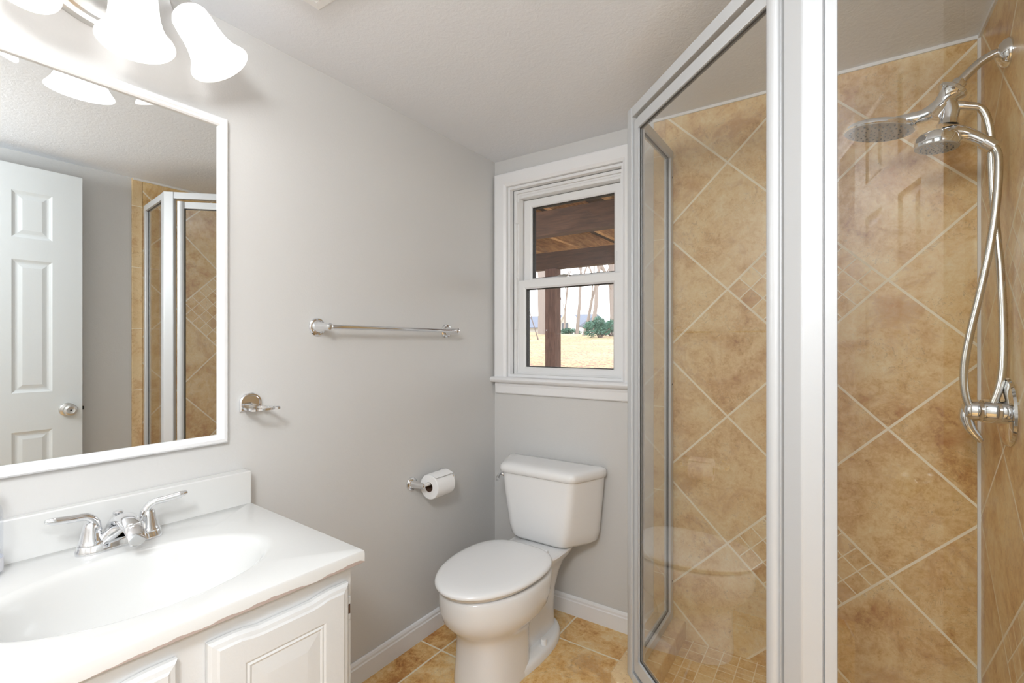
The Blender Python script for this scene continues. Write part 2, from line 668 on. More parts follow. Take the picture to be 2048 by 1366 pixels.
bm = BM(); base_profile(bm, (0, -0.0125), (0, -1.26), (1, 0)); struct('baseboard_left', bm, M['trim'])
bm = BM(); base_profile(bm, (0.0, 0), (0.798, 0), (0, -1)); struct('baseboard_back', bm, M['trim'])
bm = BM(); base_profile(bm, (XR, -0.975), (XR, DY1 + 0.06), (-1, 0)); struct('baseboard_right', bm, M['trim'])

# ------------------------------------------------------------------ window
win = bpy.data.objects.new('window_1', None)
COL.objects.link(win)
win.location = (0.375, 0.0, 1.05)
tag(win, 'white double hung window over the toilet looking out under a wooden deck', 'window', kind='structure')
CX0, CX1, CZ1 = 0.012, 0.738, 2.037
bm = BM()
# side and head casing with mitred corners
for side in (0, 1):
    xo, xi = (CX0, WX0) if side == 0 else (CX1, WX1)
    sgn = 1 if side == 0 else -1
    pr = [(0, -0.0005), (0, -0.020), (0.006 * sgn, -0.022), (xi - xo - 0.012 * sgn, -0.022), (xi - xo - 0.006 * sgn, -0.018),
          (xi - xo, -0.014), (xi - xo, -0.0005)]
    def ring(zf):
        return [(xo + dx, y, zf(abs(dx))) for dx, y in pr]
    loft(bm, [ring(lambda d: 1.048), ring(lambda d: CZ1 - d * (CZ1 - WZ1) / (WX0 - CX0))])
pr = [(0, -0.0005), (0, -0.020), (0.006, -0.022), (CZ1 - WZ1 - 0.012, -0.022), (CZ1 - WZ1 - 0.006, -0.018), (CZ1 - WZ1, -0.014), (CZ1 - WZ1, -0.0005)]
q = (WX0 - CX0) / (CZ1 - WZ1)
loft(bm, [[(CX0 + d * q, y, CZ1 - d) for d, y in pr], [(CX1 - d * q, y, CZ1 - d) for d, y in pr]])
finish('casing', bm, M['trim'], win)
bm = BM()
# stool with a rounded nose, apron below
zs = 1.0485
nose = [(0.045, zs), (-0.030, zs), (-0.040, zs - 0.004), (-0.045, zs - 0.013), (-0.041, zs - 0.023), (-0.030, zs - 0.028), (0.045, zs - 0.028)]
loft(bm, [[(0.0008, y, z) for y, z in nose], [(0.756, y, z) for y, z in nose]])
finish('stool', bm, M['trim'], win, smooth=50)
bm = BM()
pa = [(-0.0006, 1.0195), (-0.017, 1.0195), (-0.019, 1.012), (-0.016, 1.004), (-0.014, 0.972), (-0.010, 0.967), (-0.0006, 0.967)]
loft(bm, [[(0.014, y, z) for y, z in pa], [(0.736, y, z) for y, z in pa]])
finish('apron', bm, M['trim'], win)
# jamb liner and stops
bm = BM()
mpw = lambda u, v, d: (u, d, v)
rects(bm, mpw, WX0 + 0.0006, WX1 - 0.0006, WZ0 + 0.004, WZ1 - 0.0006,
      [(0.0, 0.002), (0.012, 0.002), (0.012, 0.030), (0.004, 0.034), (0.004, 0.155), (0.0, 0.155)])
finish('jamb', bm, M['trim'], win)
bm = BM()
rects(bm, mpw, WX0 + 0.013, WX1 - 0.013, WZ0 + 0.009, WZ1 - 0.013,
      [(0.0, 0.036), (0.014, 0.036), (0.014, 0.048), (0.022, 0.048), (0.022, 0.088), (0.012, 0.088), (0.012, 0.150), (0.0, 0.150)])
finish('vinyl_frame', bm, M['vinyl'], win)
# head expander visible above the upper sash
bm = BM(); box(bm, 0.108, 0.642, 0.052, 0.120, 1.925, 1.942); finish('head_expander', bm, M['vinyl'], win, bevel=0.002)


def sash(name, x0, x1, z0, z1, gx0, gx1, gz0, gz1, y0, y1):
    bm = BM()
    gy = (y0 + y1) / 2
    # outer frame between the sash rectangle and the glass rectangle
    def r_(i, yy):
        f = i
        return [(x0 + (gx0 - x0) * f, yy, z0 + (gz0 - z0) * f), (x1 + (gx1 - x1) * f, yy, z0 + (gz0 - z0) * f),
                (x1 + (gx1 - x1) * f, yy, z1 + (gz1 - z1) * f), (x0 + (gx0 - x0) * f, yy, z1 + (gz1 - z1) * f)]
    loft(bm, [r_(0, y1), r_(0, y0 + 0.002), r_(0.06, y0), r_(0.82, y0), r_(1.0, y0 + 0.006), r_(1.0, y1)], closed=True)
    s_ = finish(name, bm, M['vinyl'], win)
    bm = BM(); box(bm, gx0 - 0.003, gx1 + 0.003, gy - 0.003 + 0.006, gy + 0.003 + 0.006, gz0 - 0.003, gz1 + 0.003)
    finish('glass_pane', bm, M['window_glass'], s_)
    bm = BM()
    rects(bm, mpw, gx0 + 0.0002, gx1 - 0.0002, gz0 + 0.0002, gz1 - 0.0002, [(0, y0 + 0.012), (0.003, y0 + 0.012), (0.003, y1 + 0.004), (0, y1 + 0.004)])
    finish('gasket', bm, M['darkseal'], s_)
    return s_


lower = sash('lower_sash', 0.102, 0.648, 1.062, 1.520, 0.147, 0.603, 1.096, 1.477, 0.050, 0.085)
upper = sash('upper_sash', 0.115, 0.636, 1.490, 1.922, 0.159, 0.590, 1.532, 1.884, 0.090, 0.125)
bm = BM()
lathe(bm, [(0.016, 0), (0.016, 0.006), (0.012, 0.009)], (0.372, 0.072, 1.520), seg=20, cap0=True, cap1=True)
tube(bm, spline([(0.372, 0.072, 1.528), (0.35, 0.066, 1.531), (0.322, 0.060, 1.528)], 5), [0.006, 0.005, 0.003], 8)
finish('sash_lock', bm, M['nickel'], lower, smooth=40)
bm = BM()
box(bm, 0.0955, 0.1085, 0.030, 0.050, 1.28, 1.535)
box(bm, 0.0990, 0.1120, 0.030, 0.0485, 1.80, 1.905)
box(bm, 0.600, 0.606, 0.086, 0.0895, 1.575, 1.62)
finish('tilt_latch', bm, M['vinyl'], win, bevel=0.002)
bm = BM(); box(bm, 0.098, 0.106, 0.0485, 0.090, 1.06, 1.90); finish('balance_track', bm, M['caulk'], win)

# ------------------------------------------------------------------ door standing open against the right wall
DF = 1.668
Y0d, Y1d = -1.775, -1.165
door = bpy.data.objects.new('door_1', None)
COL.objects.link(door)
door.location = (DF + 0.02, Y0d, 0.01)
tag(door, 'white six-panel door standing open along the right wall, seen in the mirror', 'door', kind='structure')
bm = BM()
box(bm, DF + 0.010, DF + 0.035, Y0d, Y1d, 0.012, 2.022)
cols = [(-1.274, -1.411), (-1.529, -1.666)]
rows = [(1.692, 1.904), (0.985, 1.592), (0.20, 0.808)]
ys = sorted([Y0d, Y1d] + [v for c in cols for v in c])
zz = sorted([0.012, 2.022] + [v for r in rows for v in r])
for i in range(0, 6, 2):
    box(bm, DF, DF + 0.0105, ys[i], ys[i + 1], 0.012, 2.022)
for i in range(1, 5, 2):
    for j in range(0, 8, 2):
        box(bm, DF, DF + 0.0105, ys[i], ys[i + 1], zz[j], zz[j + 1])
finish('slab', bm, M['door'], door)
for c in cols:
    for r in rows:
        bm = BM()
        rects(bm, lambda u, v, d: (DF + d, u, v), c[1], c[0], r[0], r[1],
              [(0, 0.0), (0.005, 0.0025), (0.012, 0.005), (0.018, 0.0055), (0.022, 0.0050), (0.034, 0.0022), (0.036, 0.0018)], closed=False, cap=True)
        finish('raised_panel', bm, M['door'], door)
bm = BM()
lathe(bm, [(0.0, 0), (0.032, 0), (0.032, 0.004), (0.028, 0.009), (0.017, 0.012), (0.011, 0.016), (0.011, 0.026),
           (0.018, 0.031), (0.026, 0.038), (0.0275, 0.047), (0.024, 0.055), (0.016, 0.058), (0.013, 0.0565), (0.0, 0.0565)],
      (DF, -1.221, 0.893), (-1, 0, 0), 32)
k = finish('knob', bm, M['nickel'], door, smooth=40)
bm = BM()
lathe(bm, [(0, 0), (0.0035, 0), (0.0035, 0.002), (0, 0.002)], (DF - 0.0566, -1.221, 0.893), (-1, 0, 0), 12)
finish('keyhole', bm, M['black'], k)
bm = BM()
box(bm, DF + 0.012, DF + 0.030, Y1d - 0.0005, Y1d + 0.010, 0.884, 0.902)
finish('latch_bolt', bm, M['black'], door, bevel=0.002)
for z in (0.25, 1.05, 1.80):
    bm = BM()
    lathe(bm, [(0.006, 0), (0.006, 0.09)], (DF + 0.041, Y0d + 0.004, z), seg=12, cap0=True, cap1=True)
    box(bm, DF + 0.034, DF + 0.0445, Y0d + 0.002, Y0d + 0.006, z, z + 0.09)
    finish('hinge', bm, M['nickel'], door)
bm = BM()
rects(bm, lambda u, v, d: (XR + d, u, v), DY0 - 0.055, DY1 + 0.055, -0.06, DZ + 0.055, [(0, -0.0005), (0, -0.014), (0.05, -0.010), (0.056, -0.0005)])
rects(bm, lambda u, v, d: (XR + d, u, v), DY0, DY1, -0.02, DZ, [(0, 0), (0.018, 0), (0.018, 0.12), (0, 0.12)])
struct('trim_4', bm, M['trim'])

# ceiling exhaust grille, its corner just in view
v = thing('exhaust_fan', (0.40, -1.30, H), 'white square exhaust fan grille on the ceiling over the vanity edge', 'fan')
bm = BM()
rects(bm, lambda a, b, d: (a, b, d), 0.272, 0.512, -1.405, -1.165,
      [(0, H - 0.0005), (0, H - 0.010), (0.008, H - 0.016), (0.03, H - 0.018), (0.032, H - 0.012)], closed=False, cap=True)
finish('cover', bm, M['vinyl'], v)
bm = BM()
for i in range(9):
    y = -1.363 + i * 0.0195
    box(bm, 0.312, 0.472, y, y + 0.008, H - 0.019, H - 0.0118)
finish('louver', bm, M['vinyl'], v)

# ------------------------------------------------------------------ added ceiling lamp, unseen behind the camera, for fill light
cl = thing('added_fill_lamp', (1.3, -2.3, H), 'round frosted ceiling lamp added out of view behind the camera as fill', 'lamp')
bm = BM(); lathe(bm, [(0.0, 0), (0.06, 0), (0.06, 0.012), (0.012, 0.02), (0.012, 0.048), (0.14, 0.05), (0.14, 0.075), (0.13, 0.08)], (1.3, -2.3, H), (0, 0, -1), 40); finish('rim', bm, M['nickel'], cl, smooth=40)
bm = BM(); lathe(bm, [(0.13, 0.028), (0.125, 0.05), (0.10, 0.07), (0.06, 0.082), (0, 0.086)], (1.3, -2.3, H - 0.05), (0, 0, -1), 40); finish('diffuser', bm, M['lamp_glass'], cl, smooth=60)


def area(name, loc, size, w, rot=(0, 0, 0), col=(1, 1, 1)):
    l = bpy.data.lights.new(name, 'AREA')
    l.shape = 'DISK'
    l.size = size
    l.energy = w
    l.color = col
    o = bpy.data.objects.new(name, l)
    COL.objects.link(o)
    o.location = loc
    o.rotation_euler = rot
    return o


l = bpy.data.lights.new('added_fill_light', 'POINT')  # added fill light hanging just below the lamp dome
l.energy = FILL_W
l.color = (0.94, 0.975, 1.0)
l.shadow_soft_size = 0.14
lo = bpy.data.objects.new('added_fill_light', l)
COL.objects.link(lo)
lo.location = (1.3, -2.3, H - 0.24)
area('added_hall_fill', (2.5, -2.1, H - 0.02), 0.3, 18.0, col=(0.98, 0.99, 1.0))  # added lamp in the unseen hall, brightens the room through the doorway

# ------------------------------------------------------------------ mirror
mir = thing('wall_mirror', (0.0, -1.56, 0.934), 'large white-framed mirror over the vanity', 'mirror')
MY0, MY1, MZ0, MZ1 = -1.86, -1.276, 0.934, 1.832
mp = lambda u, v, d: (d, u, v)
bm = BM()
rects(bm, mp, MY0, MY1, MZ0, MZ1, [(0, 0.0006), (0, 0.014), (0.004, 0.018), (0.012, 0.0185), (0.016, 0.016), (0.020, 0.0155), (0.024, 0.012), (0.024, 0.0006)])
finish('frame', bm, M['trim'], mir, smooth=30)
bm = BM(); box(bm, 0.001, 0.006, MY0 + 0.020, MY1 - 0.020, MZ0 + 0.020, MZ1 - 0.020)
finish('mirror_glass', bm, M['mirror'], mir)

# ------------------------------------------------------------------ vanity light
YL = -1.545
vl = thing('vanity_light', (0.0, YL, 2.0), 'brushed nickel vanity light with three frosted bell shades above the mirror', 'lamp')
bm = BM()
rings = []
for r, h in [(1.0, 0.0006), (1.0, 0.010), (0.95, 0.016), (0.86, 0.018), (0.80, 0.020), (0.74, 0.027), (0.55, 0.034), (0.2, 0.037)]:
    rings.append([(h, YL + 0.115 * r * math.cos(2 * PI * k / 56), 1.995 + 0.060 * r * math.sin(2 * PI * k / 56)) for k in range(56)])
loft(bm, rings)
finish('backplate', bm, M['nickel'], vl, smooth=30)
specs = [  # neck point, mouth centre
    (Vector((0.172, YL, 1.975)), Vector((0.188, YL, 1.848))),
    (Vector((0.128, YL + 0.120, 2.003)), Vector((0.166, YL + 0.178, 1.893))),
    (Vector((0.128, YL - 0.120, 2.003)), Vector((0.166, YL - 0.178, 1.893))),
]
for n_, mth in specs:
    ax = (mth - n_).normalized()
    L = (mth - n_).length
    # arm
    bm = BM()
    top = n_ - ax * 0.045
    y_at = YL + (n_.y - YL) * 0.35
    tube(bm, spline([(0.030, y_at, 2.0), (0.062, y_at + (n_.y - YL) * 0.2, 2.02), (top.x - 0.02, (top.y + y_at) / 2, 2.055), tuple(top), tuple(n_ - ax * 0.03)], 6), 0.0075, 10)
    a_ = finish('arm', bm, M['nickel'], vl, smooth=50)
    bm = BM()
    lathe(bm, [(0.0, -0.052), (0.010, -0.052), (0.014, -0.046), (0.019, -0.034), (0.025, -0.010), (0.029, 0.004), (0.029, 0.009), (0.0, 0.009)], n_, ax, 28)
    finish('socket_cup', bm, M['nickel'], a_, smooth=35)
    bm = BM()
    prof = [(0.028, -0.004), (0.036, 0.002), (0.0415, 0.012), (0.0430, 0.030), (0.0435, 0.052), (0.0455, 0.072), (0.0495, 0.090),
            (0.0555, 0.105), (0.0625, 0.116), (0.0685, 0.1235), (0.0700, 0.1275), (0.0680, 0.1295), (0.0610, 0.122), (0.0530, 0.110),
            (0.0470, 0.092), (0.0430, 0.074), (0.0410, 0.052), (0.0405, 0.030), (0.038, 0.012), (0.029, 0.004)]
    sc_ = L / 0.1275
    prof = [(r, h * sc_) for r, h in prof]
    rib = lambda a, h: 1 + 0.008 * math.cos(20 * a) * (1 if h < 0.100 else 0.0)
    lathe(bm, prof, n_, ax, 64, mod=rib)
    sh = finish('bell_shade', bm, M['lamp_glass'], vl, smooth=60)
    bm = BM()
    lathe(bm, [(0.0, 0.010), (0.012, 0.010), (0.013, 0.024), (0.019, 0.036), (0.020, 0.044), (0.017, 0.053), (0.010, 0.059), (0, 0.061)], n_, ax, 20)
    finish('bulb', bm, M['bulb'], sh, smooth=60)
    l = bpy.data.lights.new('vanity_bulb_light', 'POINT')
    l.energy = VANITY_W
    l.color = (1, 0.995, 0.985)
    l.shadow_soft_size = 0.02
    lo = bpy.data.objects.new('vanity_bulb_light', l)
    COL.objects.link(lo)
    lo.location = n_ + ax * (L * 0.78)

# ------------------------------------------------------------------ vanity (slightly out of square with the wall)
TH = math.radians(3.0)
VO = Vector((0.030, -1.2245))
eu = Vector((math.cos(TH), -math.sin(TH)))
ev = Vector((-math.sin(TH), -math.cos(TH)))
VW, VD, VZ = 0.66, 0.535, 0.759


def vt(u, v, z):
    p_ = VO + eu * u + ev * v
    return (p_.x, p_.y, z)


top = thing('vanity_sink', (0.30, -1.55, VZ), 'white cultured marble vanity top with an oval basin', 'sink')
bm = BM()
uc, vc, ru, rv = 0.298, 0.332, 0.150, 0.218
# angles incl. the corners
corners = [(0, 0), (VD, 0), (VD, VW), (0, VW)]
angs = [2 * PI * k / 96 for k in range(96)]
for cu, cv in corners:
    angs.append(math.atan2(cv - vc, cu - uc) % (2 * PI))
angs = sorted(set(angs))


def rectpt(a, ins=0.0):
    c, s = math.cos(a), math.sin(a)
    ts = []
    if c > 1e-9: ts.append((VD - ins - uc) / c)
    if c < -1e-9: ts.append((0 + ins - uc) / c)
    if s > 1e-9: ts.append((VW - ins - vc) / s)
    if s < -1e-9: ts.append((0 + ins - vc) / s)
    t_ = min(x for x in ts if x > 0)
    return uc + c * t_, vc + s * t_


def ell(a, f, z, du=0.0):
    # same ray direction as the rectangle point, on the ellipse
    c, s = math.cos(a), math.sin(a)
    r = 1 / math.sqrt((c / ru) ** 2 + (s / rv) ** 2)
    return vt(uc + du + c * r * f, vc + s * r * f, z)


rings = []
rings.append([vt(*rectpt(a, 0.03), VZ - 0.029) for a in angs])
rings.append([vt(*rectpt(a, 0.003), VZ - 0.029) for a in angs])
rings.append([vt(*rectpt(a, 0.0), VZ - 0.027) for a in angs])
rings.append([vt(*rectpt(a, 0.0), VZ - 0.005) for a in angs])
rings.append([vt(*rectpt(a, 0.0015), VZ - 0.0015) for a in angs])
rings.append([vt(*rectpt(a, 0.005), VZ) for a in angs])
for f, z in [(1.10, 0.0), (1.07, -0.0008), (1.04, -0.0028), (1.015, -0.006), (0.99, -0.011), (0.968, -0.019), (0.94, -0.032), (0.89, -0.056), (0.82, -0.082),
             (0.70, -0.106), (0.52, -0.122), (0.32, -0.130), (0.14, -0.133), (0.115, -0.136)]:
    rings.append([ell(a, f, VZ + z) for a in angs])
loft(bm, rings, cap0=False, cap1=True)
ct = finish('countertop', bm, M['marble'], top, smooth=40)
ct.data.materials.append(M['edge_marble'])
for pg in ct.data.polygons:
    c_ = pg.center + Vector(top.location)
    w2 = Vector((c_.x, c_.y)) - VO
    if c_.z < VZ - 0.002 and (abs(w2.dot(eu) - VD) < 0.004 or abs(w2.dot(ev)) < 0.004):
        pg.material_index = 1
bm = BM()
zb = 0.0905
q1 = vt(0.016, 0.002, 0); q2 = vt(0.016, VW - 0.002, 0)
bp = [(0.0012, q1[1] + 0.003), (q1[0], q1[1]), (q2[0], q2[1]), (0.0012, q2[1])]
prism(bm, bp[::-1], VZ - 0.002, VZ + zb)
finish('backsplash', bm, M['marble'], top, bevel=0.003, segs=3)
bm = BM()
c0 = vt(uc, vc, VZ - 0.1355)
lathe(bm, [(0.021, 0.0), (0.020, 0.003), (0.015, 0.003), (0.014, 0.001), (0.013, 0.004), (0.006, 0.006), (0, 0.0065)], c0, seg=28, cap0=True)
finish('drain', bm, M['chrome'], top, smooth=40)

# cabinet
cab = thing('vanity_cabinet', (0.30, -1.55, 0.0), 'white painted vanity cabinet with raised panel doors under the sink top', 'cabinet')


def vbox(bm, u0, u1, v0, v1, z0, z1):
    v = [bm.verts.new(vt(u, w, z)) for z in (z0, z1) for (u, w) in ((u0, v0), (u1, v0), (u1, v1), (u0, v1))]
    for f in ((0, 3, 2, 1), (4, 5, 6, 7), (0, 1, 5, 4), (1, 2, 6, 5), (2, 3, 7, 6), (3, 0, 4, 7)):
        face(bm, [v[i] for i in f])


CU = 0.512
CZ = VZ - 0.0305
bm = BM()
vbox(bm, 0.012, CU - 0.018, 0.022, 0.034, 0.085, CZ)          # right side
vbox(bm, 0.012, CU - 0.018, VW - 0.034, VW - 0.022, 0.085, CZ)
vbox(bm, 0.012, CU - 0.018, 0.034, VW - 0.034, 0.085, 0.10)
vbox(bm, 0.012, CU - 0.075, 0.022, VW - 0.022, 0.0, 0.085)
finish('carcass', bm, M['cabinet'], cab)
bm = BM()
for (a, b, c, d) in ((0.020, 0.060, 0.085, CZ), (VW - 0.060, VW - 0.020, 0.085, CZ), (0.296, 0.372, 0.085, CZ)):
    vbox(bm, CU - 0.018, CU, a, b, c, d)
for (a, b) in ((0.060, 0.296), (0.372, VW - 0.060)):
    vbox(bm, CU - 0.018, CU, a, b, CZ - 0.060, CZ)
    vbox(bm, CU - 0.018, CU, a, b, 0.085, 0.125)
finish('face_frame', bm, M['cabinet'], cab)
dz0, dz1 = 0.100, CZ - 0.032
for (a, b, hinge) in ((0.032, 0.306, 0.040), (0.350, VW - 0.032, VW - 0.040)):
    bm = BM()
    def dm(u, v, d):
        # a finger pull is planed off the middle of the top edge
        z = v
        return vt(CU + d, u, z)
    rects(bm, dm, a, b, dz0, dz1, [(0, 0.001), (0, 0.010), (0.005, 0.015), (0.012, 0.0165), (0.016, 0.019), (0.058, 0.019), (0.062, 0.0165), (0.066, 0.0185),
                                   (0.070, 0.0165), (0.098, 0.019)], closed=False, cap=True)
    d_ = finish('cabinet_door', bm, M['cabinet'], cab)
    # bow of the top edge: subdivide and lower the middle
    me = d_.data
    b2 = bmesh.new(); b2.from_mesh(me)
    eds = [e for e in b2.edges if abs(e.verts[0].co.z - e.verts[1].co.z) < 1e-4 and e.calc_length() > 0.05 and e.verts[0].co.z > 0.55]
    bmesh.ops.subdivide_edges(b2, edges=eds, cuts=12, use_grid_fill=False)
    base = Vector(cab.location)
    for vtx in b2.verts:
        wz = vtx.co.z + base.z
        w2 = Vector((vtx.co.x + base.x, vtx.co.y + base.y)) - VO
        vv = w2.dot(ev)
        if wz > dz1 - 0.020:
            x_ = abs((vv - (a + b) / 2) / ((b - a) / 2))
            s_ = max(0.0, min(1.0, (0.62 - x_) / 0.22))
            vtx.co.z -= 0.006 * s_ * s_ * (3 - 2 * s_)
    b2.to_mesh(me); b2.free()
    vv = 0.026 if hinge < 0.3 else VW - 0.026
    for zz_ in (dz1 - 0.085, dz0 + 0.04):
        bm = BM()
        vbox(bm, CU, CU + 0.0045, vv - 0.0035, vv + 0.0035, zz_, zz_ + 0.05)
        q_ = finish('hinge', bm, M['cabinet'], d_, bevel=0.001)
        h_ = q_ if zz_ > 0.4 else h_
    bm = BM(); vbox(bm, CU + 0.0046, CU + 0.0052, vv - 0.002, vv + 0.0022, dz1 - 0.072, dz1 - 0.052); finish('bare_metal', bm, M['cardboard'], h_)

# ------------------------------------------------------------------ faucet
FX, FY, FZ = 0.090, -1.5425, VZ
fa = thing('faucet', (FX, FY, FZ), 'chrome two-handle centerset faucet on the white vanity top', 'faucet')
yv = Vector((-ev.x, -ev.y))         # along the counter, towards the window
def fpt(a, b, z):
    """a along the counter (towards the window), b away from the wall"""
    return (FX + yv.x * a + eu.x * b, FY + yv.y * a + eu.y * b, FZ + z)
bm = BM()
rings = []
for sc, z in [(1.0, 0.0003), (1.0, 0.004), (0.96, 0.008), (0.90, 0.013), (0.84, 0.018), (0.74, 0.021)]:
    ring = []
    for k in range(48):
        a = 2 * PI * k / 48
        p_ = 3.2
        ca, sa = math.cos(a), math.sin(a)
        aa = 0.078 * math.copysign(abs(ca) ** (2 / p_), ca)
        bb = 0.027 * math.copysign(abs(sa) ** (2 / 2.4), sa)
        waist = 1 - 0.22 * math.exp(-(aa / 0.03) ** 2)
        ring.append(fpt(aa * (1 - (1 - sc) * 0.30), bb * waist * sc, z))
    rings.append(ring)
loft(bm, rings)
finish('base', bm, M['chrome'], fa, smooth=45)
# spout: wide wedge rising from the base and reaching over the basin
bm = BM()
rings = []
for b, zc, w, hgt in [(-0.022, 0.016, 0.022, 0.008), (-0.012, 0.034, 0.026, 0.018), (0.005, 0.050, 0.026, 0.019), (0.030, 0.060, 0.0235, 0.017), (0.060, 0.062, 0.020, 0.014),
                      (0.088, 0.057, 0.0180, 0.013), (0.106, 0.048, 0.0165, 0.013), (0.114, 0.038, 0.0150, 0.010)]:
    ring = []
    for k in range(28):
        a = 2 * PI * k / 28
        ca, sa = math.cos(a), math.sin(a)
        ring.append(fpt(w * math.copysign(abs(ca) ** 0.8, ca), b - (0.3 * hgt * sa if b > 0.08 else 0), zc + hgt * sa))
    rings.append(ring)
loft(bm, rings)
sp_ = finish('spout', bm, M['chrome'], fa, smooth=60)
bm = BM(); lathe(bm, [(0.0, 0), (0.0105, 0), (0.0105, 0.012), (0, 0.012)], fpt(0, 0.103, 0.025), seg=20)
finish('aerator', bm, M['chrome'], sp_, smooth=40)
# ramps from the hubs up to the spout
bm = BM()
for sg in (-1, 1):
    tube(bm, spline([fpt(sg * 0.052, 0.0, 0.012), fpt(sg * 0.034, 0.004, 0.018), fpt(sg * 0.018, 0.012, 0.034), fpt(sg * 0.004, 0.02, 0.046)], 5), [0.012, 0.012, 0.014, 0.013], 14)
finish('body', bm, M['chrome'], fa, smooth=60)
for sg in (-1, 1):
    c_ = fpt(sg * 0.0508, 0, 0.018)
    bm = BM()
    lathe(bm, [(0.0235, 0.0), (0.0235, 0.004), (0.0215, 0.007), (0.0205, 0.010), (0.0175, 0.024), (0.0150, 0.036), (0.0135, 0.043), (0.0110, 0.047), (0, 0.049)], c_, seg=32, cap0=True)
    h_ = finish('handle', bm, M['chrome'], fa, smooth=40)
    bm = BM()
    tube(bm, spline([fpt(sg * 0.044, 0.002, 0.046), fpt(sg * 0.046, 0.003, 0.066), fpt(sg * 0.060, 0.006, 0.080), fpt(sg * 0.085, 0.010, 0.083), fpt(sg * 0.112, 0.014, 0.087), fpt(sg * 0.126, 0.016, 0.090)], 6),
         [0.0115, 0.0090, 0.0080, 0.0078, 0.0078, 0.0035], 14)
    finish('lever', bm, M['chrome'], h_, smooth=60)
bm = BM()
lathe(bm, [(0.003, 0), (0.003, 0.022), (0.005, 0.024), (0.0095, 0.028), (0.0105, 0.031), (0.008, 0.034), (0, 0.035)], fpt(0, -0.018, 0.038), seg=20, cap0=True)
finish('lift_rod', bm, M['chrome'], fa, smooth=40)

# bottle at the left edge
bt = thing('bottle', (0.060, -1.751, VZ), 'clear plastic bottle with a white cap beside the backsplash at the frame edge', 'bottle')
bm = BM(); lathe(bm, [(0.0, 0.0005), (0.027, 0.0005), (0.030, 0.004), (0.030, 0.118), (0.027, 0.132), (0.019, 0.143), (0.014, 0.147), (0.014, 0.152), (0, 0.152)], bt.location, seg=32)
finish('body', bm, M['bottle'], bt, smooth=50)
bm = BM(); lathe(bm, [(0.0, 0.152), (0.017, 0.152), (0.017, 0.172), (0.015, 0.175), (0, 0.175)], bt.location, seg=28); finish('cap', bm, M['cap'], bt, smooth=40)
bm = BM(); lathe(bm, [(0.0302, 0.008), (0.0302, 0.034)], bt.location, seg=32); finish('label', bm, M['label_violet'], bt, smooth=40)
bm = BM(); lathe(bm, [(0.0303, 0.075), (0.0303, 0.088)], bt.location, seg=32)
for f in [f for f in bm.faces if f.calc_center_median().y > -1.751 + 0.018 or f.calc_center_median().x < 0.075]:
    bm.faces.remove(f)
finish('red_mark', bm, M['label_red'], bt)

# ------------------------------------------------------------------ towel bar
tbz = 1.264
tb = thing('towel_bar', (0.0, -0.68, tbz), 'chrome towel bar on the left wall between mirror and window', 'towel bar')
TY = (-0.990, -0.362)
post_prof = [(0.0, 0.0006), (0.030, 0.0006), (0.030, 0.004), (0.027, 0.008), (0.0225, 0.009), (0.0225, 0.012), (0.0185, 0.014), (0.0165, 0.020), (0.0140, 0.034),
             (0.0125, 0.050), (0.0122, 0.066), (0.0105, 0.072), (0.006, 0.075), (0, 0.0755)]
for y in TY:
    bm = BM()
    lathe(bm, post_prof, (0, y, tbz), (1, 0, 0), 36)
    finish('post', bm, M['chrome'], tb, smooth=35)
bm = BM()
tube(bm, [(0.060, TY[0] + 0.011, tbz), (0.060, TY[1] - 0.011, tbz)], 0.0078, 20)
finish('bar', bm, M['chrome'], tb, smooth=50)

# ------------------------------------------------------------------ toothbrush and tumbler holder
tz = 1.028
ho = thing('toothbrush_holder', (0.0, -1.208, tz), 'small chrome toothbrush and tumbler holder on the wall right of the mirror', 'holder')
bm = BM()
pts2 = []
for k in range(25):
    a = PI * k / 24
    pts2.append((-1.208 + 0.032 * math.cos(a), tz + 0.012 + 0.026 * math.sin(a)))
pts2 += [(-1.240, tz - 0.014), (-1.176, tz - 0.014)]
rings = []
for ins, d in [(0.0, 0.0006), (0.0, 0.006), (0.10, 0.009), (0.22, 0.009), (0.26, 0.007)]:
    rings.append([(d, -1.208 + (y + 1.208) * (1 - ins), tz + 0.008 + (z - tz - 0.008) * (1 - ins)) for y, z in pts2])
loft(bm, rings)
finish('backplate', bm, M['chrome'], ho, smooth=35)
bm = BM()
# shelf with a ring opening
n = 40
def arc(r0, cx, cy, s=1.0):
    return [(cx + r0 * math.cos(2 * PI * k / n) * s, cy + r0 * math.sin(2 * PI * k / n)) for k in range(n)]
oc = [(0.052 + 0.045 * math.copysign(abs(math.cos(2 * PI * k / n)) ** 0.75, math.cos(2 * PI * k / n)),
       -1.208 + 0.036 * math.copysign(abs(math.sin(2 * PI * k / n)) ** 0.75, math.sin(2 * PI * k / n))) for k in range(n)]
ic = arc(0.026, 0.056, -1.208)
loft(bm, [[(x, y, tz - 0.006) for x, y in oc], [(x, y, tz) for x, y in oc], [(x, y, tz) for x, y in ic], [(x, y, tz - 0.006) for x, y in ic]], closed=True)
finish('ring_shelf', bm, M['chrome'], ho, smooth=35)
for yy in (-1.240, -1.176):
    bm = BM()
    lathe(bm, [(0.008, -0.006), (0.0105, -0.006), (0.0105, 0.0), (0.008, 0.0)], (0.085, yy, tz), seg=20)
    finish('brush_ring', bm, M['chrome'], ho, smooth=35)
bm = BM()
box(bm, 0.006, 0.030, -1.218, -1.198, tz - 0.014, tz - 0.006)
finish('bracket', bm, M['chrome'], ho, smooth=35)

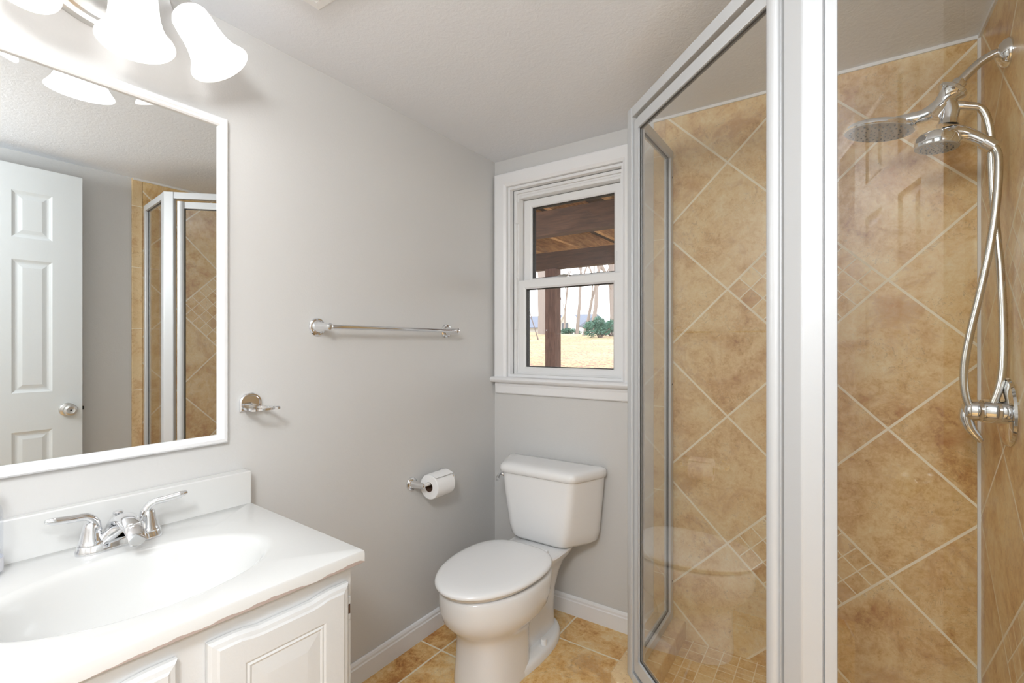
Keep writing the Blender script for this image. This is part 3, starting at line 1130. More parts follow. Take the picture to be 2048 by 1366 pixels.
# ------------------------------------------------------------------ toilet paper holder and roll
pz = 0.648
PY = (-0.568, -0.392)
ph = thing('toilet_paper_holder', (0.0, -0.48, pz), 'chrome two-post toilet paper holder on the left wall', 'holder')
pp = [(r * 0.92, h) for r, h in post_prof]
for y in PY:
    bm = BM()
    lathe(bm, pp, (0, y, pz), (1, 0, 0), 36)
    finish('post', bm, M['chrome'], ph, smooth=35)
bm = BM()
tube(bm, [(0.063, PY[0] + 0.010, pz), (0.063, PY[1] - 0.010, pz)], 0.0065, 16)
finish('roller', bm, M['caulk'], ph, smooth=50)
rr, rc = 0.049, Vector((0.063, -0.480, pz - 0.0125))
ro = thing('toilet_paper_roll', tuple(rc), 'white toilet paper roll hanging on the chrome holder', 'toilet paper')
bm = BM()
x0 = -0.052
lathe(bm, [(0.0195, -0.052), (rr - 0.002, -0.052), (rr, -0.050), (rr, 0.050), (rr - 0.002, 0.052), (0.0195, 0.052)], rc, (0, 1, 0), 56)
finish('paper', bm, M['paper'], ro, smooth=40)
bm = BM()
lathe(bm, [(0.0195, -0.053), (0.0195, 0.053), (0.0183, 0.053), (0.0183, -0.053), (0.0195, -0.053)], rc, (0, 1, 0), 40)
finish('core', bm, M['cardboard'], ro, smooth=40)
bm = BM()
pts = []
for k in range(15):
    a = math.radians(150 - k * 10)
    pts.append((rc.x + (rr + 0.0012) * math.cos(a), rc.z + (rr + 0.0012) * math.sin(a)))
a = math.radians(10)
pts[-1] = (rc.x + (rr + 0.004) * math.cos(a), rc.z + (rr + 0.004) * math.sin(a))
up = [(x, y, z) for x, z in pts for y in (rc.y,)]
pts_o = [(rc.x + (x - rc.x) * 1.012, rc.z + (z - rc.z) * 1.012) for x, z in pts]
# trim the loose sheet to a slanted tear
prof = pts[:9] + [(rc.x + 0.037, rc.z + 0.040)]
prof_o = [(x + 0.0006, z + 0.0008) for x, z in prof]
loft(bm, [[(x, -0.530, z) for x, z in prof + prof_o[::-1]], [(x + 0.002, -0.430, z + 0.001) for x, z in prof + prof_o[::-1]]])
finish('loose_sheet', bm, M['paper'], ro)

# ------------------------------------------------------------------ toilet
TX = 0.362
to = thing('toilet', (TX, -0.40, 0.0), 'white two-piece toilet with closed lid under the window', 'toilet')
# bowl and pedestal
bm = BM()
rings = []
for z, yb, yf, hw, pb, pf in [
    (0.002, -0.385, -0.655, 0.118, 3.5, 2.6), (0.03, -0.385, -0.655, 0.116, 3.5, 2.6), (0.09, -0.380, -0.652, 0.110, 3.5, 2.6),
    (0.150, -0.370, -0.652, 0.108, 3.2, 2.5), (0.180, -0.350, -0.658, 0.114, 2.9, 2.3), (0.202, -0.325, -0.672, 0.130, 2.7, 2.15),
    (0.224, -0.300, -0.697, 0.152, 2.6, 2.05), (0.250, -0.285, -0.720, 0.170, 2.6, 2.0), (0.285, -0.275, -0.731, 0.178, 2.6, 2.0),
    (0.330, -0.265, -0.733, 0.180, 2.6, 2.0), (0.348, -0.262, -0.732, 0.179, 2.6, 2.0), (0.355, -0.262, -0.727, 0.175, 2.6, 2.0),
    (0.357, -0.265, -0.718, 0.166, 2.6, 2.0)]:
    rings.append(egg(TX, yb, yf, hw, z, 56, pb, pf))
loft(bm, rings)
# trapway and rear column
rings = []
for z, yb, yf, hw in [(0.010, -0.130, -0.42, 0.078), (0.10, -0.125, -0.42, 0.068), (0.18, -0.110, -0.42, 0.068), (0.25, -0.085, -0.40, 0.078), (0.300, -0.060, -0.38, 0.096), (0.325, -0.040, -0.36, 0.116),
                      (0.352, -0.030, -0.36, 0.130), (0.358, -0.034, -0.36, 0.126)]:
    rings.append(egg(TX, yb, yf, hw, z, 40, 3.4, 3.4))
loft(bm, rings)
# foot flange
rings = []
for z, e in [(0.0005, 0.0), (0.022, 0.0), (0.032, -0.006), (0.036, -0.016)]:
    rings.append(egg(TX, -0.105 + e, -0.645 - e, 0.127 + e, z, 48, 2.3, 2.2, ymid=-0.33))
loft(bm, rings)
finish('bowl', bm, M['porcelain'], to, smooth=55)
for sx in (-1, 1):
    bm = BM(); lathe(bm, [(0.0125, 0.0), (0.0125, 0.020), (0.0115, 0.023), (0.0, 0.0235)], (TX + sx * 0.103, -0.312, 0.034), seg=24, cap0=True)
    finish('bolt_cap', bm, M['seat_plastic'], to, smooth=40)
def lidring(z, sc, ex=0.0):
    r = egg(TX, -0.274 - ex, -0.756 + ex, 0.184 - ex, z, 64, 3.3, 2.0, ymid=-0.47)
    out = []
    for (x, y, zz_) in r:
        # narrow towards the hinge
        tback = max(0.0, (y + 0.47) / 0.194)
        w = 1 - 0.14 * tback ** 1.8
        out.append((TX + (x - TX) * w, y, zz_))
    return out
bm = BM(); loft(bm, [lidring(0.3605, 1, 0.024), lidring(0.3605, 1, 0.019), lidring(0.371, 1, 0.019), lidring(0.373, 1, 0.024)]); finish('seat', bm, M['seat_plastic'], to, smooth=50)
bm = BM(); loft(bm, [lidring(0.3755, 1, 0.006), lidring(0.3765, 1, 0.001), lidring(0.381, 1, -0.001), lidring(0.387, 1, 0.001), lidring(0.392, 1, 0.007), lidring(0.3955, 1, 0.020),
                     lidring(0.3980, 1, 0.050), lidring(0.3990, 1, 0.10)]); finish('lid', bm, M['seat_plastic'], to, smooth=60)
for sx in (-1, 1):
    bm = BM()
    tube(bm, [(TX + sx * 0.060, -0.268, 0.372), (TX + sx * 0.095, -0.268, 0.372)], 0.0105, 16)
    finish('hinge', bm, M['seat_plastic'], to, smooth=50)
# tank: front narrower than back
def tank(yb, yf, wb, wf, z, e=0.0, n=10, r=0.03):
    poly = [(-wb, yb), (-wb, yb - 0.035), (-wf, yf), (wf, yf), (wb, yb - 0.035), (wb, yb)]
    poly = [(x * (1 - e / wb), (yb + yf) / 2 + (y - (yb + yf) / 2) * (1 - 2 * e / abs(yb - yf))) for x, y in poly]
    # round the corners by Chaikin-like arcs
    out = []
    m_ = len(poly)
    rad = [0.010, 0.02, r, r, 0.02, 0.010]
    for i in range(m_):
        a, b, c = Vector(poly[i - 1]), Vector(poly[i]), Vector(poly[(i + 1) % m_])
        d1, d2 = (a - b), (c - b)
        l1, l2 = min(rad[i], d1.length * .45), min(rad[i], d2.length * .45)
        p1, p2 = b + d1.normalized() * l1, b + d2.normalized() * l2
        for k in range(7):
            s_ = k / 6
            q_ = p1 * (1 - s_) ** 2 + b * 2 * s_ * (1 - s_) + p2 * s_ * s_
            out.append((TX + q_.x, q_.y, z))
    return out
bm = BM()
loft(bm, [tank(-0.040, -0.150, 0.150, 0.090, 0.3610), tank(-0.034, -0.185, 0.190, 0.118, 0.366), tank(-0.030, -0.196, 0.208, 0.128, 0.380), tank(-0.028, -0.200, 0.2165, 0.140, 0.42),
          tank(-0.026, -0.205, 0.228, 0.160, 0.55), tank(-0.025, -0.207, 0.236, 0.172, 0.646)])
finish('tank', bm, M['porcelain'], to, smooth=50)
bm = BM()
loft(bm, [tank(-0.024, -0.212, 0.238, 0.175, 0.6465), tank(-0.022, -0.217, 0.243, 0.180, 0.650), tank(-0.021, -0.218, 0.244, 0.181, 0.664), tank(-0.022, -0.216, 0.243, 0.179, 0.676),
          tank(-0.026, -0.207, 0.237, 0.171, 0.684), tank(-0.034, -0.190, 0.222, 0.156, 0.6885), tank(-0.06, -0.16, 0.17, 0.12, 0.690)])
finish('tank_lid', bm, M['porcelain'], to, smooth=60)
bm = BM()
lx = TX - 0.208
lathe(bm, [(0.0, 0), (0.012, 0), (0.012, 0.004), (0.007, 0.006), (0.007, 0.014), (0, 0.014)], (TX - 0.200, -0.150, 0.620), (-0.86, -0.5, 0), 20)
tube(bm, spline([(TX - 0.212, -0.157, 0.621), (TX - 0.206, -0.180, 0.622), (TX - 0.194, -0.206, 0.620), (TX - 0.186, -0.222, 0.614)], 5), [0.006, 0.006, 0.007, 0.009], 12)
finish('flush_lever', bm, M['chrome'], to, smooth=50)

# ------------------------------------------------------------------ shower enclosure
se = thing('shower_enclosure', (1.1, -0.66, CURB), 'neo-angle aluminium and glass shower enclosure in the right corner', 'shower enclosure')
ZT0, ZT1 = 1.934, 1.966
def seg(bm, a, b, s0, s1, w0, w1, z0, z1):
    """box along the line a-b from s0 to s1 (metres, s1<0 counts from b), across from w0 to w1 (left positive = into the shower)"""
    a, b = Vector(a), Vector(b)
    L = (b - a).length
    t_ = (b - a) / L
    n_ = Vector((-t_.y, t_.x))
    if s1 <= 0: s1 = L + s1
    q = [a + t_ * s0 + n_ * w0, a + t_ * s1 + n_ * w0, a + t_ * s1 + n_ * w1, a + t_ * s0 + n_ * w1]
    prism(bm, [(p_.x, p_.y) for p_ in q], z0, z1)
Q0 = (P0[0], -TB)
Q3 = (XR - TB - 0.003, P3[1])
def panel(name, a, b, wall_at_start):
    bm = BM()
    # wall channel, post side stile, bottom and top rails
    ja, jb = (0.0, 0.032) if wall_at_start else (0.030, 0.050)
    seg(bm, a, b, 0.0005 if wall_at_start else 0.027, 0.034 if wall_at_start else 0.047, -0.014, 0.014, CURB + 0.0005, ZT1)
    seg(bm, a, b, (Vector(b) - Vector(a)).length - (0.052 if wall_at_start else 0.034), -0.031 if wall_at_start else -0.0005, -0.014, 0.014, CURB + 0.0005, ZT1)
    seg(bm, a, b, 0.03, -0.03, -0.015, 0.015, CURB + 0.0005, CURB + 0.034)
    seg(bm, a, b, 0.03, -0.03, -0.015, 0.015, ZT0, ZT1)
    f = finish(name, bm, M['alu'], se, bevel=0.002)
    bm = BM(); seg(bm, a, b, 0.030, -0.030, -0.003, 0.003, CURB + 0.03, ZT0 + 0.004); finish('glass_pane', bm, M['shower_glass'], f)
    bm = BM()
    for s0 in (0.034, (Vector(b) - Vector(a)).length - 0.054):
        seg(bm, a, b, s0, s0 + 0.0035, -0.0045, 0.0045, CURB + 0.034, ZT0)
    seg(bm, a, b, 0.034, -0.034, -0.0045, 0.0045, CURB + 0.034, CURB + 0.0375)
    seg(bm, a, b, 0.034, -0.034, -0.0045, 0.0045, ZT0 - 0.0035, ZT0)
    finish('gasket', bm, M['alu_dark'], f)
    for zz_ in (0.28, 1.05, 1.86):
        bm = BM()
        s0 = 0.012 if wall_at_start else (Vector(b) - Vector(a)).length - 0.014
        A, B = Vector(a), Vector(b)
        t_ = (B - A).normalized(); n_ = Vector((-t_.y, t_.x))
        c_ = A + t_ * (s0 + 0.006) + n_ * 0.0142
        lathe(bm, [(0.0035, 0), (0.0035, 0.0008), (0, 0.0012)], (c_.x, c_.y, zz_), (n_.x, n_.y, 0), 14, cap0=True)
        finish('screw', bm, M['alu_dark'], f)
    return f
panel('side_panel', Q0, P1, True)
panel('side_panel', P2, Q3, False)
# corner posts
def post(P, A, B, ea, eb, name='corner_post'):
    P, A, B = Vector(P), Vector(A), Vector(B)
    t1, t2 = (A - P).normalized(), (B - P).normalized()
    n1 = Vector((t1.y, -t1.x)); n2 = Vector((-t2.y, t2.x))
    # left of travel direction A->P->B is into the shower
    off = offset([tuple(A), tuple(P), tuple(B)], 0.0155)[1]
    ofo = offset([tuple(A), tuple(P), tuple(B)], -0.0165)[1]
    poly = [P + t1 * ea + n1 * 0.0155, Vector(off), P + t2 * eb + n2 * 0.0155, P + t2 * eb - n2 * 0.0165, Vector(ofo), P + t1 * ea - n1 * 0.0165]
    bm = BM(); prism(bm, [(v_.x, v_.y) for v_ in poly], CURB + 0.0006, ZT1 + 0.001)
    o_ = finish(name, bm, M['alu'], se, bevel=0.0025)
    return o_
post(P1, P0, P2, 0.030, 0.024)
post(P2, P1, P3, 0.036, 0.026)
# header and sill on the diagonal
bm = BM()
seg(bm, P1, P2, 0.024, -0.036, -0.016, 0.015, ZT0, ZT1)
finish('header', bm, M['alu'], se, bevel=0.002)
bm = BM()
seg(bm, P1, P2, 0.024, -0.036, -0.016, 0.016, CURB + 0.0006, CURB + 0.012)
seg(bm, P1, P2, 0.024, -0.036, -0.016, -0.011, CURB + 0.0006, CURB + 0.026)
seg(bm, P1, P2, 0.024, -0.036, 0.006, 0.016, CURB + 0.0006, CURB + 0.022)
finish('sill_track', bm, M['alu'], se, bevel=0.001)
# door
bm = BM()
LD = (Vector(P2) - Vector(P1)).length
seg(bm, P1, P2, 0.031, 0.058, -0.011, 0.011, 0.166, 1.920)          # hinge stile
seg(bm, P1, P2, 0.058, -0.075, -0.011, 0.011, 1.887, 1.920)
seg(bm, P1, P2, 0.058, -0.075, -0.011, 0.011, 0.166, 0.210)
seg(bm, P1, P2, LD - 0.080, -0.050, -0.010, 0.012, 0.166, 1.920)
dr = finish('shower_door', bm, M['alu'], se, bevel=0.0015)
# rounded pull stile
bm = BM()
t_ = (Vector(P2) - Vector(P1)).normalized(); n_ = Vector((-t_.y, t_.x))
poly = []
for k in range(13):
    a = PI * k / 12
    q_ = Vector(P1) + t_ * (LD - 0.067 + 0.0160 * math.cos(a)) - n_ * (0.0105 + 0.012 * math.sin(a))
    poly.append((q_.x, q_.y))
prism(bm, poly, 0.1665, 1.9195)
finish('pull_stile', bm, M['alu'], dr, smooth=40)
bm = BM(); seg(bm, P1, P2, 0.055, -0.077, -0.003, 0.003, 0.206, 1.891); finish('glass_pane', bm, M['door_glass'], dr)
bm = BM()
seg(bm, P1, P2, 0.058, 0.0615, -0.0045, 0.0045, 0.21, 1.887)
seg(bm, P1, P2, LD - 0.0835, -0.080, -0.0045, 0.0045, 0.21, 1.887)
seg(bm, P1, P2, 0.058, -0.080, -0.0045, 0.0045, 1.8835, 1.887)
seg(bm, P1, P2, 0.058, -0.080, -0.0045, 0.0045, 0.21, 0.2135)
finish('gasket', bm, M['alu_dark'], dr)
bm = BM(); seg(bm, P1, P2, 0.0245, 0.0305, -0.004, 0.008, 0.16, 1.925); finish('hinge_seal', bm, M['alu_dark'], dr)

# ------------------------------------------------------------------ shower head on its arm
sy = -0.306
sa = thing('rain_shower', (XR - TB, sy, 1.913), 'chrome shower arm with a wide round rain head on the right wall', 'shower head')
bm = BM(); lathe(bm, [(0.0, 0.0003), (0.034, 0.0003), (0.034, 0.004), (0.031, 0.012), (0.021, 0.020), (0.014, 0.022), (0.0, 0.022)], (XR - TB, sy, 1.913), (-1, 0, 0), 36); finish('flange', bm, M['chrome'], sa, smooth=35)
bm = BM(); tube(bm, spline([(XR - TB - 0.01, sy, 1.913), (1.738, sy, 1.917), (1.712, sy, 1.905), (1.690, sy, 1.885), (1.672, sy, 1.866)], 8), 0.0105, 16); finish('arm', bm, M['chrome_rough'], sa, smooth=60)
# body: nut, diverter
bm = BM()
ax = Vector((-0.62, 0, -0.78)).normalized()
c_ = Vector((1.676, sy, 1.870))
lathe(bm, [(0.0, 0.0), (0.014, 0.0), (0.016, 0.004), (0.016, 0.014), (0.027, 0.018), (0.032, 0.022), (0.0325, 0.030), (0.025, 0.037), (0.020, 0.048), (0.018, 0.065), (0.020, 0.082), (0.022, 0.094), (0.0, 0.102)], c_, ax, 32)
finish('diverter', bm, M['chrome'], sa, smooth=40)
bm = BM()
hc = Vector((1.512, sy, 1.794))
tube(bm, spline([(1.640, sy, 1.822), (1.622, sy, 1.808), (1.602, sy, 1.800), (1.578, sy, 1.799), (1.545, sy, 1.802)], 6), [0.020, 0.019, 0.017, 0.016, 0.012], 16)
finish('neck', bm, M['chrome'], sa, smooth=60)
ax = Vector((-0.16, 0.02, -0.985)).normalized()
bm = BM(); lathe(bm, [(0.0, -0.012), (0.030, -0.011), (0.060, -0.006), (0.076, 0.001), (0.0805, 0.007), (0.0805, 0.012), (0.077, 0.0145)], hc, ax, 56); hd = finish('rain_head', bm, M['chrome'], sa, smooth=40)
bm = BM(); lathe(bm, [(0.077, 0.0143), (0.076, 0.0155), (0.0, 0.017)], hc, ax, 56); finish('spray_face', bm, M['nozzle'], hd, smooth=40)
bm = BM()
xx, yy, zz_ = basis(ax)
for rad, cnt in ((0.016, 6), (0.032, 12), (0.048, 18), (0.064, 24)):
    for k in range(cnt):
        a = 2 * PI * k / cnt
        lathe(bm, [(0.0022, 0.0), (0.0018, 0.0028), (0, 0.003)], hc + xx * rad * math.cos(a) + yy * rad * math.sin(a) + zz_ * 0.0158, ax, 6)
finish('nozzle', bm, M['rubber_nozzle'], hd)
# bracket that carries the handset
bm = BM()
tube(bm, spline([(1.650, sy, 1.828), (1.655, sy, 1.800), (1.652, sy, 1.778), (1.650, sy, 1.764)], 5), [0.017, 0.019, 0.019, 0.023], 18)
tube(bm, [(1.662, sy, 1.812), (1.680, sy, 1.806)], 0.011, 14)
finish('bracket', bm, M['chrome'], sa, smooth=55)

# handset with its hose
hs = thing('hand_shower', (1.640, sy, 1.735), 'small chrome hand shower docked under the rain head with a looping metal hose', 'hand shower')
ax = Vector((-0.10, -0.05, -0.99)).normalized()
hc = Vector((1.632, sy - 0.004, 1.748))
bm = BM(); pr_ = [(0.0, -0.002), (0.022, -0.001), (0.036, 0.005), (0.0415, 0.014), (0.0425, 0.028), (0.041, 0.033)]; pr_ = [(r * 1.09, h * 1.15) for r, h in pr_]; lathe(bm, pr_, hc, ax, 40); h_ = finish('spray_head', bm, M['chrome'], hs, smooth=40)
bm = BM(); lathe(bm, [(0.0446, 0.0376), (0.043, 0.0395), (0.0, 0.041)], hc, ax, 40); finish('spray_face', bm, M['nozzle'], h_, smooth=40)
bm = BM()
xx, yy, zz_ = basis(ax)
for rad, cnt in ((0.010, 6), (0.021, 12), (0.032, 18)):
    for k in range(cnt):
        a = 2 * PI * k / cnt
        lathe(bm, [(0.002, 0), (0.0016, 0.0026), (0, 0.0028)], hc + xx * rad * math.cos(a) + yy * rad * math.sin(a) + zz_ * 0.0402, ax, 6)
finish('nozzle', bm, M['rubber_nozzle'], h_)
bm = BM()
tube(bm, spline([(1.640, sy, 1.740), (1.668, sy, 1.741), (1.690, sy, 1.730), (1.712, sy - 0.002, 1.712), (1.722, sy - 0.002, 1.702)], 6), [0.021, 0.019, 0.0155, 0.0135, 0.0135], 18)
finish('handle', bm, M['chrome'], hs, smooth=60)
bm = BM()
tube(bm, [(1.7175, sy - 0.002, 1.7060), (1.7345, sy - 0.002, 1.6890)], [0.0165, 0.0145], 18)
finish('hose_nut', bm, M['chrome_rough'], hs, smooth=50)
bm = BM()
tube(bm, [(1.676, sy, 1.807), (1.706, sy + 0.002, 1.797)], [0.0105, 0.0095], 16)
finish('hose_nut', bm, M['chrome_rough'], hs, smooth=50)
pts = spline([(1.700, sy + 0.002, 1.799), (1.714, sy + 0.004, 1.790), (1.724, sy + 0.006, 1.765), (1.731, sy + 0.010, 1.720), (1.733, sy + 0.014, 1.66), (1.736, sy + 0.014, 1.58), (1.741, sy + 0.012, 1.49), (1.748, sy + 0.01, 1.39),
              (1.752, sy + 0.006, 1.27), (1.751, sy, 1.17), (1.744, sy - 0.006, 1.105), (1.729, sy - 0.008, 1.055), (1.712, sy - 0.010, 1.032), (1.694, sy - 0.010, 1.045),
              (1.682, sy - 0.010, 1.085), (1.680, sy - 0.010, 1.15), (1.690, sy - 0.010, 1.23), (1.708, sy - 0.010, 1.33), (1.724, sy - 0.010, 1.43), (1.735, sy - 0.008, 1.52),
              (1.741, sy - 0.006, 1.60), (1.742, sy - 0.004, 1.66), (1.738, sy - 0.002, 1.682), (1.731, sy - 0.002, 1.692)], 40)
# ribbed metal hose: resample evenly and alternate the radius
acc = [0.0]
for i in range(1, len(pts)):
    acc.append(acc[-1] + (pts[i] - pts[i - 1]).length)
step = 0.0023
P_, R_, j = [], [], 0
nn = int(acc[-1] / step)
for i in range(nn + 1):
    d = i * acc[-1] / nn
    while j < len(acc) - 2 and acc[j + 1] < d:
        j += 1
    f = (d - acc[j]) / max(1e-9, acc[j + 1] - acc[j])
    P_.append(pts[j].lerp(pts[j + 1], f))
    R_.append(0.0092 if i % 2 else 0.0078)
bm = BM(); tube(bm, P_, R_, 12); finish('hose', bm, M['hose'], hs, smooth=75)

# shower valve
vz = 1.043
va = thing('shower_valve', (XR - TB, -0.303, vz), 'chrome round shower valve with a lever handle on the right tiled wall', 'valve')
bm = BM(); lathe(bm, [(0.0, 0.0003), (0.082, 0.0003), (0.083, 0.003), (0.079, 0.008), (0.064, 0.012), (0.056, 0.013), (0.030, 0.014), (0, 0.014)], (XR - TB, -0.303, vz), (-1, 0, 0), 56); finish('escutcheon', bm, M['chrome'], va, smooth=35)
bm = BM(); lathe(bm, [(0.029, 0.013), (0.029, 0.045), (0.027, 0.048), (0.025, 0.0485), (0.025, 0.050), (0, 0.050)], (XR - TB, -0.303, vz), (-1, 0, 0), 40); finish('sleeve', bm, M['chrome'], va, smooth=35)
bm = BM()
lathe(bm, [(0.0, 0.0505), (0.027, 0.0505), (0.027, 0.070), (0.022, 0.080), (0.010, 0.086), (0, 0.087)], (XR - TB, -0.303, vz), (-1, 0, 0), 36)
tube(bm, spline([(1.692, -0.303, vz + 0.008), (1.686, -0.304, vz - 0.015), (1.692, -0.306, vz - 0.042), (1.706, -0.308, vz - 0.066), (1.713, -0.309, vz - 0.076)], 6), [0.016, 0.0150, 0.0125, 0.009, 0.005], 16)
finish('lever', bm, M['chrome'], va, smooth=55)

# ------------------------------------------------------------------ outdoors: lawn, deck, trees, house
def gz(x, y):
    if y < 16:
        b = 0.80 + 0.052 * max(y, 0)
    else:
        b = 0.80 + 0.052 * 16 - 0.02 * (y - 16)
    return b - 0.045 * (max(-22, min(3, x)) + 8.0) * min(1, y / 12)
bm = BM()
nx, ny = 40, 44
gridv = []
for j in range(ny + 1):
    y = 0.17 + (j / ny) ** 1.5 * 45
    row = []
    for i in range(nx + 1):
        x = -34 + i * 46 / nx
        row.append(bm.verts.new((x, y, gz(x, y) + 0.02 * math.sin(x * 2.1 + y))))
    gridv.append(row)
for j in range(ny):
    for i in range(nx):
        face(bm, [gridv[j][i], gridv[j][i + 1], gridv[j + 1][i + 1], gridv[j + 1][i]])
o = finish('lawn', bm, M['lawn'], smooth=80)
tag(o, 'dry winter lawn strewn with fallen leaves outside the window', 'lawn', kind='stuff')

dk = thing('deck', (-1.05, 2.28, 0.9), 'brown wooden deck overhead outside the window, on beams and a post', 'deck')
for yb in (0.96, 2.28):
    bm = BM(); box(bm, -5.0, 3.4, yb - 0.04, yb + 0.045, 1.952, 2.118); finish('beam', bm, M['beam'], dk)
for i in range(17):
    x = -4.85 + i * 0.42
    bm = BM(); box(bm, x, x + 0.04, 0.17, 3.05, 2.1185, 2.300); finish('joist', bm, M['joist'], dk)
for i in range(20):
    y = 0.19 + i * 0.1455
    bm = BM(); box(bm, -5.0, 3.4, y, y + 0.139, 2.3005, 2.326); finish('deck_board', bm, M['board'], dk)
for px in (-1.010, 2.4, -4.2):
    bm = BM(); box(bm, px, px + 0.115, 2.225, 2.34, gz(px, 2.28) - 0.05, 1.9515); finish('post', bm, M['post'], dk)


def tree(x, y, h, r, lean, label, seed, mt, depth=4, spread=0.55):
    rnd = random.Random(seed)
    bm = BM()
    z0 = gz(x, y) - 0.08
    def branch(p, d, L, rad, lev):
        pts = [p]
        q_ = p.copy()
        dd = d.copy()
        n = 5
        for i in range(n):
            dd = (dd + Vector((rnd.uniform(-1, 1), rnd.uniform(-1, 1), rnd.uniform(-0.3, 0.7))) * 0.10).normalized()
            q_ = q_ + dd * (L / n)
            pts.append(q_.copy())
        tube(bm, pts, [rad * (1 - 0.55 * i / n) for i in range(n + 1)], 7 if lev == 0 else 5, cap=True)
        if lev >= depth:
            return
        for i in range(4 if lev == 0 else 3):
            k = rnd.randint(2, n)
            az = rnd.uniform(0, 2 * PI)
            nd = (dd + Vector((math.cos(az), math.sin(az), rnd.uniform(0.0, 0.6))) * spread).normalized()
            branch(pts[k], nd, L * rnd.uniform(0.45, 0.7), rad * 0.42, lev + 1)
    branch(Vector((x, y, z0)), Vector((lean, 0, 1)).normalized(), h, r, 0)
    root = thing('bare_tree', (x, y, z0), label, 'tree', 'bare trees beyond the lawn')
    finish('trunk_and_branches', bm, mt, root)
    return root


def at(px, y):
    """ground position under an image column at depth plane y"""
    F, yaw = 969.0, math.atan2(658.0, 969.0)
    a = (px - 1024.0) / F
    dx = -math.sin(yaw) + a * math.cos(yaw)
    dy = math.cos(yaw) + a * math.sin(yaw)
    t_ = (y - CAM.y) / dy
    return CAM.x + dx * t_


for (px, y, h, r, lean, label, sd, mt) in [
    (1086, 15.0, 4.5, 0.22, 0.02, 'thick grey bare tree left of the deck post outside', 1, 'bark'),
    (1078, 11.5, 1.2, 0.022, -0.5, 'small bare sapling at the foot of the thick tree outside', 2, 'bark_dark'),
    (1154, 17.0, 3.6, 0.085, 0.12, 'slim bare tree just right of the deck post outside', 3, 'bark'),
    (1166, 15.0, 3.8, 0.065, 0.42, 'thin bare tree leaning right over the evergreen bush outside', 4, 'bark'),
    (1186, 24.0, 5.0, 0.15, 0.0, 'tall pale bare tree behind the evergreen bush outside', 5, 'bark'),
    (1228, 18.0, 5.0, 0.22, -0.06, 'big pale bare tree at the right edge of the window pane', 6, 'bark'),
    (1128, 30.0, 5.0, 0.08, 0.05, 'faint bare tree in front of the far house gable', 8, 'bark')]:
    tree(at(px, y), y, h, r, lean, label, sd, M[mt])


def bush(x, y, w, h, label, seed, count=1500):
    rnd = random.Random(seed)
    bm = BM()
    z0 = gz(x, y) - 0.05
    lobes = [(rnd.uniform(-.5, .5) * w, rnd.uniform(-.3, .3) * w, rnd.uniform(.25, .7) * h, rnd.uniform(.25, .42)) for _ in range(9)]
    for i in range(count):
        lx, ly, lz, lr = lobes[rnd.randrange(len(lobes))]
        a, b = rnd.uniform(0, 2 * PI), rnd.uniform(-1, 1)
        rr_ = lr * w * 0.75 * rnd.uniform(0.6, 1.05)
        s_ = math.sqrt(1 - b * b)
        c_ = Vector((x + lx + rr_ * s_ * math.cos(a), y + ly + rr_ * s_ * math.sin(a), z0 + max(0.05, lz + rr_ * b * 0.8)))
        d = Vector((rnd.uniform(-1, 1), rnd.uniform(-1, 1), rnd.uniform(-.3, 1))).normalized()
        e = d.orthogonal().normalized() * 0.028
        d = d * 0.085
        v4 = [bm.verts.new(c_ - e), bm.verts.new(c_ - d * .2 + d * .5), bm.verts.new(c_ + e), bm.verts.new(c_ + d)]
        face(bm, [v4[0], v4[1], v4[3]])
        face(bm, [v4[1], v4[2], v4[3]])
    root = thing('evergreen_bush', (x, y, z0), label, 'bush')
    finish('foliage', bm, M['leaf'], root)
    bm = BM()
    for i in range(5):
        lx, ly, lz, lr = lobes[i]
        tube(bm, [(x, y, z0), (x + lx * .6, y + ly * .6, z0 + lz * .6), (x + lx, y + ly, z0 + lz)], [0.03, 0.02, 0.01], 6)
    finish('stem', bm, M['bark_dark'], root)


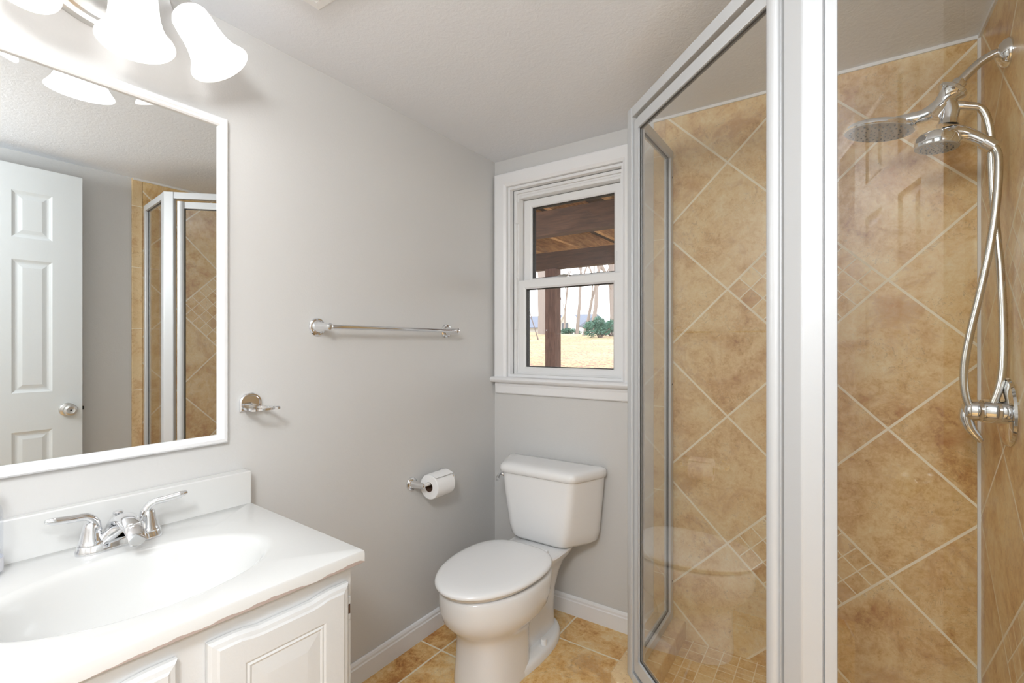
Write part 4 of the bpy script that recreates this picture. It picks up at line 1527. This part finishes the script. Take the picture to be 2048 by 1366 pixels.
bush(at(1199, 14.0), 14.0, 0.85, 0.95, 'rounded dark green evergreen bush outside the right of the window', 11, 2200)
bush(at(1226, 15.5), 15.5, 0.7, 0.75, 'smaller evergreen bush at the right window edge beside the big tree', 13, 1200)
bush(at(1140, 17.0), 17.0, 0.6, 0.35, 'low green shrub right of the deck post below the gable', 12, 700)

hx = at(1100, 36.0)
hy = 36.0
zg = gz(hx, hy) - 0.3
hb = thing('house', (hx, hy, zg), 'pale neighbouring house with a grey roof and white gable beyond the lawn', 'house')
ze, zr = 2.75, 4.0
xl, xr_ = at(1030, hy), at(1152, hy)
bm = BM(); box(bm, xl, xr_, hy, hy + 7, zg, ze); finish('wall', bm, M['siding'], hb)
bm = BM()
loft(bm, [[(xl - .4, hy - .5, ze - .05), (xl - .4, hy + 3.5, zr), (xl - .4, hy + 7.5, ze - .05)], [(xr_ + .4, hy - .5, ze - .05), (xr_ + .4, hy + 3.5, zr), (xr_ + .4, hy + 7.5, ze - .05)]])
finish('roof', bm, M['roof'], hb)
gx0, gx1 = at(1128, hy), at(1158, hy)
gm = (gx0 + gx1) / 2
bm = BM()
loft(bm, [[(gx0, hy - 1.2, zg), (gx1, hy - 1.2, zg), (gx1, hy - 1.2, 2.5), (gm, hy - 1.2, 3.7), (gx0, hy - 1.2, 2.5)], [(gx0, hy + .5, zg), (gx1, hy + .5, zg), (gx1, hy + .5, 2.5), (gm, hy + .5, 3.7), (gx0, hy + .5, 2.5)]])
finish('gable', bm, M['siding'], hb)
bm = BM()
for s_ in (0, 1):
    xe = gx0 - .15 if s_ == 0 else gx1 + .15
    loft(bm, [[(xe, hy - 1.45, 2.42), (gm, hy - 1.45, 3.82), (gm, hy - 1.45, 3.70), (xe, hy - 1.45, 2.30)], [(xe, hy + .6, 2.42), (gm, hy + .6, 3.82), (gm, hy + .6, 3.70), (xe, hy + .6, 2.30)]])
finish('gable_roof', bm, M['trim'], hb)
bm = BM(); box(bm, gm - .3, gm + .3, hy - 1.25, hy - 1.19, 2.3, 3.0); finish('window', bm, M['house_glass'], hb)
